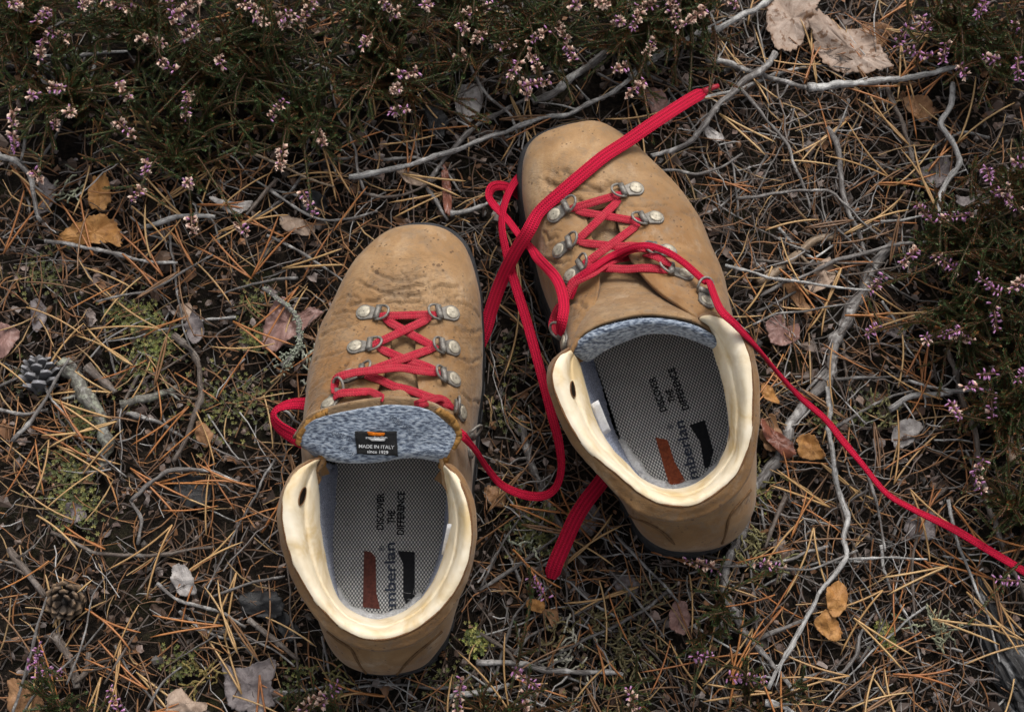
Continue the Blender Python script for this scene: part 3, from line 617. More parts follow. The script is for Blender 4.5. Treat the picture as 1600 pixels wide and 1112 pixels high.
RIGHT = dict(tagz=(.106, .106, .088, .088), weave='b', base=(1030, 560), centre=(1005, 500), zi=.036,
  label='tan nubuck hiking boot with upright tongue and long red lace trailing away',
  keys=[(905, 191, 935, 325, .074), (945, 194, 950, 322, .074), (985, 220, 960, 326, .075), (1025, 258, 964, 340, .078), (1060, 294, 968, 358, .083), (1086, 330, 975, 378, .089), (1105, 370, 985, 400, .096), (1121, 410, 1005, 430, .104), (1133, 450, 1040, 462, .116), (1140, 490, 1085, 490, .130),
        (1146, 530, 1115, 488, .140), (1154, 580, 1155, 507, .142), (1163, 640, 1178, 550, .140), (1172, 700, 1188, 620, .138), (1178, 750, 1184, 690, .134), (1179, 793, 1175, 735, .131), (1165, 826, 1152, 772, .129), (1140, 848, 1120, 798, .128), (1100, 861, 1075, 813, .127), (1060, 862, 1035, 813, .127), (1027, 853, 1000, 802, .128), (1004, 830, 972, 782, .129), (990, 798, 945, 751, .131),
        (965, 755, 918, 722, .134), (940, 710, 892, 688, .137), (917, 660, 873, 652, .139), (897, 605, 855, 605, .140), (882, 555, 862, 558, .138), (872, 520, 892, 542, .130), (862, 488, 918, 510, .120), (850, 462, 932, 465, .107), (841, 430, 936, 435, .098), (834, 395, 934, 405, .090), (827, 365, 928, 380, .084), (819, 330, 920, 355, .079), (815, 295, 916, 340, .075), (817, 250, 918, 332, .074), (838, 211, 925, 328, .074)],
  collar_range=(9, 28), cream_depth=.035,
  sole_out=lambda t: .0005+.0062*math.exp(-((t+.012 if t < .5 else t-.988)/.062)**2),
  wrinkles=[((920, 295), (60, 14), 14, .1), ((850, 380), (14, 50), 8, .3), ((1040, 340), (35, 30), 8, .3), ((900, 480), (20, 25), 8, -.5), ((1090, 430), (25, 20), 6, .2)], toe_patch=(905, 235), warm_patch=(1010, 390),
  creases=[([(850, 282), (880, 290), (930, 296), (965, 285)], .0022, .0016), ([(880, 262), (905, 280), (940, 300)], .0018, .0010), ([(960, 318), (1000, 322), (1040, 318)], .0013, .0006), ([(905, 312), (920, 325), (935, 330)], .0014, .0012), ([(848, 360), (860, 375), (872, 370)], .0014, .0009), ([(840, 400), (870, 412), (890, 408)], .0014, .0009), ([(1050, 440), (1090, 448), (1125, 440)], .0018, .0010), ([(870, 480), (895, 470), (915, 480)], .0018, .0012), ([(975, 400), (1000, 395), (1030, 405)], .0012, .0007), ([(1065, 330), (1085, 345)], .0014, .0007)],
  dents=[((866, 280), .012, .0034), ((930, 300), .02, .0018), ((905, 460), .016, .0014)],
  flex=[((870, 290), .02, .8), ((950, 300), .025, .5), ((1010, 330), .02, .35), ((860, 400), .02, .4), ((900, 480), .02, .5)],
  insole=[(1012, 748), (975, 695), (955, 640), (938, 590), (915, 530), (885, 470), (865, 400), (850, 320), (850, 255), (890, 222), (945, 230), (1000, 275), (1050, 340), (1090, 410), (1110, 480), (1122, 540), (1134, 600), (1142, 660), (1139, 715), (1118, 758), (1080, 785), (1040, 780)],
  collar=[((1088, 494), (1092, 497), (1100, 505), (1104, 520), .130, .5), ((1111, 485), (1113, 492), (1112, 520), (1118, 535), .138, .8), ((1137, 492), (1135, 499), (1116, 545), (1120, 555), .141, 1), ((1160, 509), (1154, 516), (1121, 570), (1124, 575), .141, 1), ((1175, 536), (1167, 541), (1128, 590), (1128, 592), .141, 1), ((1184, 573), (1175, 577), (1134, 612), (1133, 613), .140, 1), ((1189, 630), (1178, 632), (1139, 650), (1137, 650), .138, 1), ((1184, 687), (1172, 684), (1141, 680), (1138, 682), .135, 1), ((1179, 724), (1165, 715), (1136, 706), (1134, 708), .132, 1), ((1164, 758), (1148, 745), (1122, 728), (1122, 731), .130, 1), ((1137, 785), (1122, 768), (1104, 747), (1104, 751), .129, 1), ((1103, 806), (1096, 786), (1080, 762), (1080, 766), .128, 1), ((1065, 815), (1065, 792), (1052, 768), (1053, 771), .127, 1), ((1031, 813), (1034, 788), (1024, 762), (1026, 765), .128, 1), ((997, 802), (1005, 775), (1000, 748), (1004, 749), .129, 1), ((971, 781), (982, 756), (982, 731), (990, 729), .131, 1), ((945, 751), (956, 733), (963, 709), (977, 706), .133, 1), ((914, 721), (924, 710), (947, 690), (966, 685), .136, 1), ((890, 687), (900, 680), (934, 670), (956, 663), .138, 1), ((873, 656), (882, 650), (926, 648), (950, 640), .139, 1), ((858, 615), (867, 612), (918, 618), (943, 612), .140, 1), ((852, 585), (861, 583), (911, 592), (936, 588), .140, 1), ((862, 557), (869, 560), (905, 572), (930, 572), .137, .8), ((890, 542), (890, 546), (900, 560), (928, 562), .130, .5)],
  fleece=(8, 17),
  tongue=[('tongue_leather', LEATHER, [T_row(935, 300, .060, 36, .012), T_row(942, 335, .068, 38, .012), T_row(950, 365, .073, 42, .013), T_row(960, 395, .078, 50, .014), T_row(972, 425, .083, 62, .018), [(900, 470, .080), (930, 450, .090), (985, 445, .095), (1030, 452, .092), (1060, 470, .084)], [(890, 515, .102), (925, 485, .112), (985, 470, .116), (1045, 476, .114), (1090, 500, .102)], [(888, 541, .120), (922, 508, .127), (971, 491, .130), (1016, 485, .131), (1065, 491, .130), (1099, 505, .126), (1137, 537, .118)], [(890, 545, .121), (924, 514, .130), (971, 498, .133), (1016, 492, .134), (1065, 498, .133), (1099, 511, .129), (1137, 540, .120)]], 0),
          ('tongue_lining', KNIT, [[(890, 545, .122), (924, 517, .1315), (971, 503, .1345), (1016, 497, .1355), (1065, 503, .1345), (1099, 515, .1305), (1135, 541, .121)], [(896, 552, .121), (930, 528, .130), (971, 514, .133), (1016, 506, .134), (1065, 511, .133), (1099, 524, .129), (1132, 547, .120)], [(915, 563, .108), (945, 545, .112), (980, 530, .114), (1016, 519, .115), (1060, 522, .114), (1095, 534, .112), (1128, 548, .106)], [(930, 556, .085), (955, 530, .085), (985, 510, .085), (1016, 495, .085), (1060, 500, .085), (1090, 515, .085), (1115, 535, .085)]], .0005)],
  eyelets=[((868, 337), (893, 326), .25), ((993, 296), (966, 304), .25), ((875, 392), (899, 381), .25), ((1024, 341), (999, 347), .25), ((893, 432), (908, 422), .5), ((1044, 393), (1018, 394), .25), ((1070, 430), (1048, 424), .3), ((1103, 473), (1098, 460), .9), ((884, 535), (882, 515), .9)],
  seams=[[(985, 805), (1010, 815), (1035, 830), (1050, 845), (1075, 862)], [(1172, 765), (1155, 785), (1140, 805), (1135, 825), (1128, 848)]])
build_boot(LEFT); build_boot(RIGHT)

# print on the insoles
def print_insole(S, lines, word, reg, red, black, redm):
    r = S['root']; z = S['zi']+.0005
    ins = [c for c in r.children if c.name.startswith('insole')][0]
    for body, a, b, h in lines: text_mesh(body, a, b, h, z, P_BLACK, 'lettering', ins, .03)
    text_mesh(word[0], word[1], word[2], word[3], z+.0004, P_NAVY, 'lettering', ins, .012)
    text_mesh('®', reg[0], reg[1], .0030, z+.0004, P_NAVY, 'lettering', ins, .005)
    poly_mesh([P(x, y, z) for x, y in red][::-1], 'logo_bar', redm, ins); poly_mesh([P(x, y, z) for x, y in black][::-1], 'logo_bar', P_BLACK, ins)
print_insole(LEFT, [('DISCOVER', (599, 827), (600, 770), .0044), ('THE', (616, 818), (617, 797), .0044), ('DIFFERENCE', (631, 835), (632, 767), .0044)],
   ('zamberlan', (619, 975), (617, 847), .0068), ((600, 860), (600, 852)), [(569, 860), (580, 862), (587, 870), (588, 925), (594, 951), (567, 948)], [(621, 860), (648, 862), (648, 932), (636, 944), (630, 932), (630, 881)], P_RED)
print_insole(RIGHT, [('DISCOVER', (1042, 641), (1023, 588), .0044), ('THE', (1056, 627), (1050, 607), .0044), ('DIFFERENCE', (1077, 638), (1053, 574), .0044)],
   ('zamberlan', (1098, 772), (1068, 656), .0068), ((1052, 668), (1049, 661)), [(1024, 683), (1043, 687), (1054, 721), (1075, 758), (1071, 764), (1047, 762)], [(1077, 664), (1101, 656), (1115, 705), (1109, 728), (1101, 732), (1094, 690)], P_RED2)

# black label sewn to the folded tongue, tags and lace holes in the linings
def on_bvh(bv, px, py, off):
    h = bv.ray_cast(V3(CAM), V3(ray(px, py)))
    if h[0] is None: h = bv.find_nearest(V3(P(px, py, .125)))
    n = np.array(h[1]); n = n if n[2] > 0 else -n
    return np.array(h[0])+n*off
bt = LEFT['_tongue_lining']; lin = LEFT['_lining_obj']
def patch(bv, quad, n, off, name, mat, parent):
    q = np.array(quad, float); g = []
    for v in np.linspace(0, 1, n):
        row = []
        for u in np.linspace(0, 1, n):
            p = (q[0]*(1-u)+q[1]*u)*(1-v)+(q[3]*(1-u)+q[2]*u)*v; row.append(on_bvh(bv, p[0], p[1], off))
        g.append(row)
    m = MB(); m.grid(g, flip=True); o = build(m, name, mat, parent)
    s = o.modifiers.new('thickness', 'SOLIDIFY'); s.thickness = .0006; s.offset = 0
    return o
for pts in ([(467, 693, .131), (470, 680, .134), (483, 661, .139), (500, 649, .142), (512, 643, .143)], [(684, 640, .144), (700, 650, .141), (713, 665, .136), (716, 682, .132), (706, 702, .130)], [(505, 708, .1305), (502, 716, .126), (505, 724, .118)], [(698, 712, .130), (694, 722, .124), (690, 728, .116)]):
    m = MB(); q = catmull([P(*p) for p in pts], 8); q = q+rng.normal(0, .00025, q.shape); m.tube(q, .0021, 8); build(m, 'suede_binding', SUEDE, LEFT['root'])
lab = patch(bt, [(556, 672), (620, 671), (622, 709), (559, 707)], 12, .0022, 'label', BLACKCLOTH, lin)
lab['label'] = 'small black woven label reading MADE IN ITALY'
fl = lambda off: (lambda p: on_bvh(bt, p[0], p[1], off))
text_mesh('MADE IN ITALY', (562, 697), (616, 698), .0021, 0, P_WHITE, 'lettering', lab, .012, nrm_pts=fl(.0030))
text_mesh('since 1929', (574, 705), (606, 706), .0019, 0, P_WHITE, 'lettering', lab, .008, nrm_pts=fl(.0030))
text_mesh('zamberlan', (572, 681), (606, 681.5), .0014, 0, P_WHITE, 'lettering', lab, .008, nrm_pts=fl(.0031))
patch(bt, [(575, 671.5), (601, 673), (599.5, 677.5), (577, 676.5)], 5, .0031, 'logo_bar', P_ORANGE, lab)
patch(bt, [(577, 681.5), (602, 682.5), (600, 686), (582, 685)], 5, .0031, 'logo_bar', P_WHITE, lab)
for a, b, h in (((519, 677), (553, 690), .0028), ((608, 652), (640, 672), .0026), ((530, 700), (556, 712), .0024)):
    text_mesh('GORE-TEX', a, b, h, 0, P_NAVY, 'lettering', lin, .0, nrm_pts=fl(.0016))
for S_, quad in ((LEFT, [(699, 818), (707, 820), (700, 868), (690, 866)]), (RIGHT, [(923, 632), (935, 626), (955, 672), (942, 682)])):
    pts = [P(x, y, z) for (x, y), z in zip(quad, S_['tagz'])]
    m = MB(); m.grid([[pts[0]*(1-u)*(1-v)+pts[1]*u*(1-v)+pts[2]*u*v+pts[3]*(1-u)*v+np.array([0, 0, .0012*math.sin(3*v+2*u)]) for u in np.linspace(0, 1, 5)] for v in np.linspace(0, 1, 7)], flip=True)
    o = build(m, 'white_tag', WHITECLOTH, S_['root']); o.modifiers.new('thickness', 'SOLIDIFY').thickness = .0005
def hole(S, px, py, rx, ry, rot):
    pts = [on_bvh(S['bvc'], px+rx*math.cos(a)*math.cos(rot)-ry*math.sin(a)*math.sin(rot), py+rx*math.cos(a)*math.sin(rot)+ry*math.sin(a)*math.cos(rot), .0011) for a in np.linspace(0, 2*math.pi, 18, endpoint=False)]
    m = MB(); c = np.mean(pts, 0); m.add(np.concatenate([pts, [c]]), [(i, (i+1) % 18, 18) for i in range(18)]); o = build(m, 'lace_hole', HOLE, S['root'], smooth=False)  # flat dark disc on the lining, painted for the shade inside the hole
    m = MB(); m.tube(np.concatenate([pts, pts[:2]]), .00035, 6); build(m, 'hole_rim', STITCH, o)
hole(LEFT, 470, 775, 4.3, 15, .25); hole(RIGHT, 893, 609, 4.0, 13, -.12)

# ------------------------------------------------------------------ laces
def ribbon(mb, keys, width=.0072, thick=.0020, fade=0.0, n=None, ends=True):
    """keys: (point, normal, roll in degrees); flat braided tape with four ribs"""
    A = np.array([np.concatenate([k[0], k[1], [k[2], k[3] if len(k) > 3 else 1.0]]) for k in keys])
    A = catmull(A, 10); L = np.sum(np.linalg.norm(np.diff(A[:, :3], axis=0), axis=1)); m = max(12, int(L/.0016)); A = resample(A, m)
    T = np.gradient(A[:, :3], axis=0); T /= np.linalg.norm(T, axis=1)[:, None]
    ns = 26; g = []; st = []; l = 0
    for i in range(m):
        nn = A[i, 3:6]; s = np.cross(T[i], nn); s /= np.linalg.norm(s)+1e-9; nn = np.cross(s, T[i]); r = R(A[i, 6])
        s, nn = s*math.cos(r)+nn*math.sin(r), nn*math.cos(r)-s*math.sin(r)
        if i: l += np.linalg.norm(A[i, :3]-A[i-1, :3])
        row = []; e = min(1, .6+.4*min(i, m-1-i)/3) if ends else 1
        for k in range(ns):
            a = 2*math.pi*k/ns; x = math.cos(a); y = math.sin(a)
            xx = math.copysign(abs(x)**.8, x); rib = 1+.34*math.cos(xx*math.pi*4)*abs(y)
            row.append(A[i, :3]+s*xx*width*.5*A[i, 7]*e+nn*math.copysign(abs(y)**.7, y)*thick*.5*rib*e); st.append((l, xx*.5+.5, fade))
        g.append(row)
    mb.grid(g, st=st, closed_v=True, flip=True)
    for row, i0, fl_ in ((g[0], 0, False), (g[-1], m-1, True)):
        mb.add(row, [tuple(range(ns)) if fl_ else tuple(range(ns-1, -1, -1))], st=[(0, 0, fade)]*ns)
UP = np.array([0, 0, 1.0])
def boot_keys(S, pts, off=.0022):
    out = []
    for q in pts:
        px, py = q[:2]; o = q[2] if len(q) > 2 else off; roll = q[3] if len(q) > 3 else 0
        cands = []
        for nm in ('bv', '_tongue_leather', '_tongue_flap'):
            b = S.get(nm)
            if b is None: continue
            h = b.ray_cast(V3(CAM), V3(ray(px, py)))
            if h[0] is not None: cands.append((h[3], np.array(h[0]), np.array(h[1])))
        if not cands: out.append((P(px, py, .05), UP, roll)); continue
        d, p, n = min(cands, key=lambda c: c[0]); n = n if n[2] > 0 else -n
        out.append((p+n*o, (n+UP)/np.linalg.norm(n+UP), roll))
    return out
def strap(S, a, b, over=0.0, arch=.002):
    """tight lace between two pixels on the boot, lifted clear of the leather it crosses"""
    ka, kb = boot_keys(S, [(*a, .0028), (*b, .0028)]); A_, B_ = ka[0], kb[0]; out = []
    for f in np.linspace(0, 1, 7):
        px, py = a[0]+(b[0]-a[0])*f, a[1]+(b[1]-a[1])*f; d = ray(px, py)
        q = A_*(1-f)+B_*f+np.array([0, 0, (arch+over)*math.sin(math.pi*f)])
        q = CAM+d*np.linalg.norm(q-CAM)
        h = boot_keys(S, [(px, py, .0016+over*math.sin(math.pi*f))])[0]
        p = q if np.linalg.norm(q-CAM) < np.linalg.norm(h[0]-CAM) else h[0]
        out.append((p, unit(h[1]+UP), 0))
    return out
def air_keys(pts):
    return [(P(q[0], q[1], q[2]), UP, q[3] if len(q) > 3 else 0, q[4] if len(q) > 4 else 1.0) for q in pts]

lm = MB(); W = .0053
for a, b, ov in (((588, 494), (684, 491), .001), ((601, 499), (684, 545), 0), ((672, 497), (580, 540), .0022), ((590, 543), (690, 586), 0), ((682, 542), (557, 586), .0022), ((568, 586), (708, 637), 0)):
    ribbon(lm, strap(LEFT, a, b, ov), W, .0017, .9)
for pts in ([(684, 587, .003), (655, 589, .006), (625, 590, .0085), (590, 592, .0085), (560, 596, .008), (537, 603, .008, 15), (525, 614, .006, 40), (524, 624, .004, 50)],
            [(524, 628, .003, 20), (535, 624, .005), (555, 622, .005), (580, 621, .005), (600, 622, .003)],
            [(648, 628, .003), (664, 626, .004), (682, 628, .004), (704, 637, .0015)]): ribbon(lm, boot_keys(LEFT, pts), W, .0017, .9)
ribbon(lm, air_keys([(716, 672, .115), (728, 685, .112, 20, .85), (745, 706, .085, 35, .8), (762, 732, .05, 35, .85), (785, 758, .032, 25, .9), (820, 773, .028, 15), (850, 774, .028, 20), (869, 760, .030, 40), (877, 730, .035, 45), (873, 690, .040, 30), (862, 648, .045, 20), (846, 585, .045, 10), (824, 505, .040, 0, 1.05), (804, 440, .040, 10), (789, 385, .042, 30, .9), (784, 345, .040, 40, .9), (792, 308, .034, 35), (808, 280, .024, 20), (830, 262, .008)]), .0062, .0019, .0)
ribbon(lm, air_keys([(738, 560, .004), (757, 520, .014), (768, 482, .022), (783, 440, .034), (803, 398, .052), (825, 362, .066)])+boot_keys(RIGHT, [(850, 333, .004), (880, 303, .0035), (915, 272, .0032), (945, 248, .0035)])+air_keys([(980, 221, .0660), (1010, 200, .0635), (1040, 180, .058), (1068, 162, .049), (1090, 149, .042), (1102, 143, .039, 0, .8)]), .0090, .0020, .0)
ribbon(lm, air_keys([(500, 636, .006), (478, 631, .012, -15), (452, 632, .018, -35), (432, 640, .020, -55), (427, 652, .020, -60), (436, 666, .020, -45), (456, 680, .018, -25), (478, 692, .014, -10), (500, 702, .008)]), .0095, .0024, .0)
lace1 = build(lm, 'lace', LACE, LEFT['root']); lace1['label'] = 'red flat braided lace with a long end crossing over the other toe'
am = MB(); am.tube([P(1099, 144, .0395), P(1106, 140, .039), P(1116, 136, .038), P(1123, 134, .0375)], [.0026, .0021, .0019, .0016], 10, squash=.7)
build(am, 'aglet', m_simple('red_plastic_tip', (.30, .012, .025), (.44, .03, .05), 200, .35, .1), lace1)

lm = MB()
for a, b, ov in (((886, 328), (975, 302), .001), ((900, 330), (1004, 347), 0), ((968, 312), (899, 379), .0022), ((905, 379), (1026, 391), 0), ((998, 350), (905, 419), .0022), ((908, 417), (1050, 424), 0)):
    ribbon(lm, strap(RIGHT, a, b, ov), W, .0017, .8)
for pts in ([(1018, 396, .003), (990, 400, .006), (960, 413, .0075), (930, 432, .0075), (905, 450, .007), (895, 460, .005)],
            [(1046, 422, .004), (1020, 413, .007), (990, 414, .009), (960, 423, .009), (930, 442, .009), (905, 458, .008), (896, 470, .007), (885, 485, .006), (878, 498, .005, 25), (876, 512, .005, 40), (880, 524, .004, 30)]):
    ribbon(lm, boot_keys(RIGHT, pts), W, .0017, .7)
k1 = boot_keys(RIGHT, [(884, 524, .004, -20), (892, 510, .007, -25), (897, 490, .009, -25), (893, 465, .010, -20), (884, 440, .009, -15), (868, 420, .006), (850, 408, .005)])
ribbon(lm, k1+air_keys([(830, 388, .056, -20, .9), (812, 368, .050, -30, .9), (793, 343, .040, -30, .9), (773, 322, .034, -30), (764, 306, .032, -45), (770, 292, .030, -30), (788, 291, .026, 0), (805, 300, .018, 0), (822, 315, .008)]), .0066, .0020, .0)
k2 = boot_keys(RIGHT, [(899, 468, .004), (910, 454, .008), (930, 436, .0105), (960, 416, .012), (995, 406, .012), (1030, 411, .011), (1060, 427, .009), (1085, 445, .009), (1098, 456, .008)])
ribbon(lm, [(*k, .72) for k in k2]+air_keys([(1125, 482, .150, 20, .85), (1150, 508, .150, 30, .85), (1180, 540, .130, 40, .85), (1215, 582, .075, 40, .8), (1250, 620, .040, 35, .85), (1290, 655, .028, 35, .85), (1318, 690, .026, 30, .9), (1345, 722, .026, 40, .8), (1385, 770, .024, 40, .8), (1430, 797, .024, 35, .8), (1490, 826, .024, 30), (1550, 862, .024, 30), (1610, 898, .022, 30), (1660, 930, .02, 30)]), .0064, .0022, .0)
ribbon(lm, air_keys([(955, 730, .006), (936, 757, .014), (915, 784, .020), (898, 812, .022), (882, 848, .022), (868, 880, .022), (861, 903, .016)]), .0102, .0022, .0)
lace2 = build(lm, 'lace', LACE, RIGHT['root']); lace2['label'] = 'red braided lace running far across the twigs from the upright tongue'

# ------------------------------------------------------------------ forest floor
FEET = [S['foot'][::6] for S in (LEFT, RIGHT)]
FEET_IN = [f.mean(0)+(f-f.mean(0))*.93 for f in FEET]
def poly_mask(poly, X, Y):
    c = np.zeros(X.shape, bool)
    for (x1, y1), (x2, y2) in zip(poly, np.roll(poly, -1, 0)):
        c ^= ((y1 > Y) != (y2 > Y)) & (X < (x2-x1)*(Y-y1)/(y2-y1+1e-12)+x1)
    return c
_gx, _gy = np.meshgrid(np.arange(-.5, .5, .0015), np.arange(-.5, .5, .0015), indexing='ij')
MASKS = [np.logical_or(*[poly_mask(f, _gx, _gy) for f in F]) for F in (FEET, FEET_IN)]
def blocked(p, tight=True):
    i, j = int((p[0]+.5)/.0015), int((p[1]+.5)/.0015)
    return 0 <= i < MASKS[0].shape[0] and 0 <= j < MASKS[0].shape[1] and bool(MASKS[1 if tight else 0][i, j])
def blocked_arr(XY):
    i = np.clip(((XY[..., 0]+.5)/.0015).astype(int), 0, MASKS[0].shape[0]-1); j = np.clip(((XY[..., 1]+.5)/.0015).astype(int), 0, MASKS[0].shape[1]-1)
    return MASKS[1][i, j]
def jitter_path(pts, step, amp):
    c0_ = catmull(pts, 8); L0 = np.sum(np.linalg.norm(np.diff(c0_, axis=0), axis=1)); kk = resample(c0_, max(3, int(L0/.013))); kk[1:-1] += rng.normal(0, 1, kk[1:-1].shape)*min(.0011, amp*4+.0003)*np.array([1, 1, .3])
    c = np.concatenate([kk[i]*(1-f)+kk[i+1]*f for i in range(len(kk)-1) for f in (np.linspace(0, 1, 5)[:-1, None],)]+[kk[-1:]]); c[1:-1] = .5*c[1:-1]+.25*(c[2:]+c[:-2]); L = np.sum(np.linalg.norm(np.diff(c, axis=0), axis=1)); c = resample(c, max(4, int(L/step)))
    k = rng.normal(0, 1, c.shape); k = (k+np.roll(k, 1, 0)+np.roll(k, -1, 0))/2.2
    return c+k*amp*np.array([1, 1, .6])

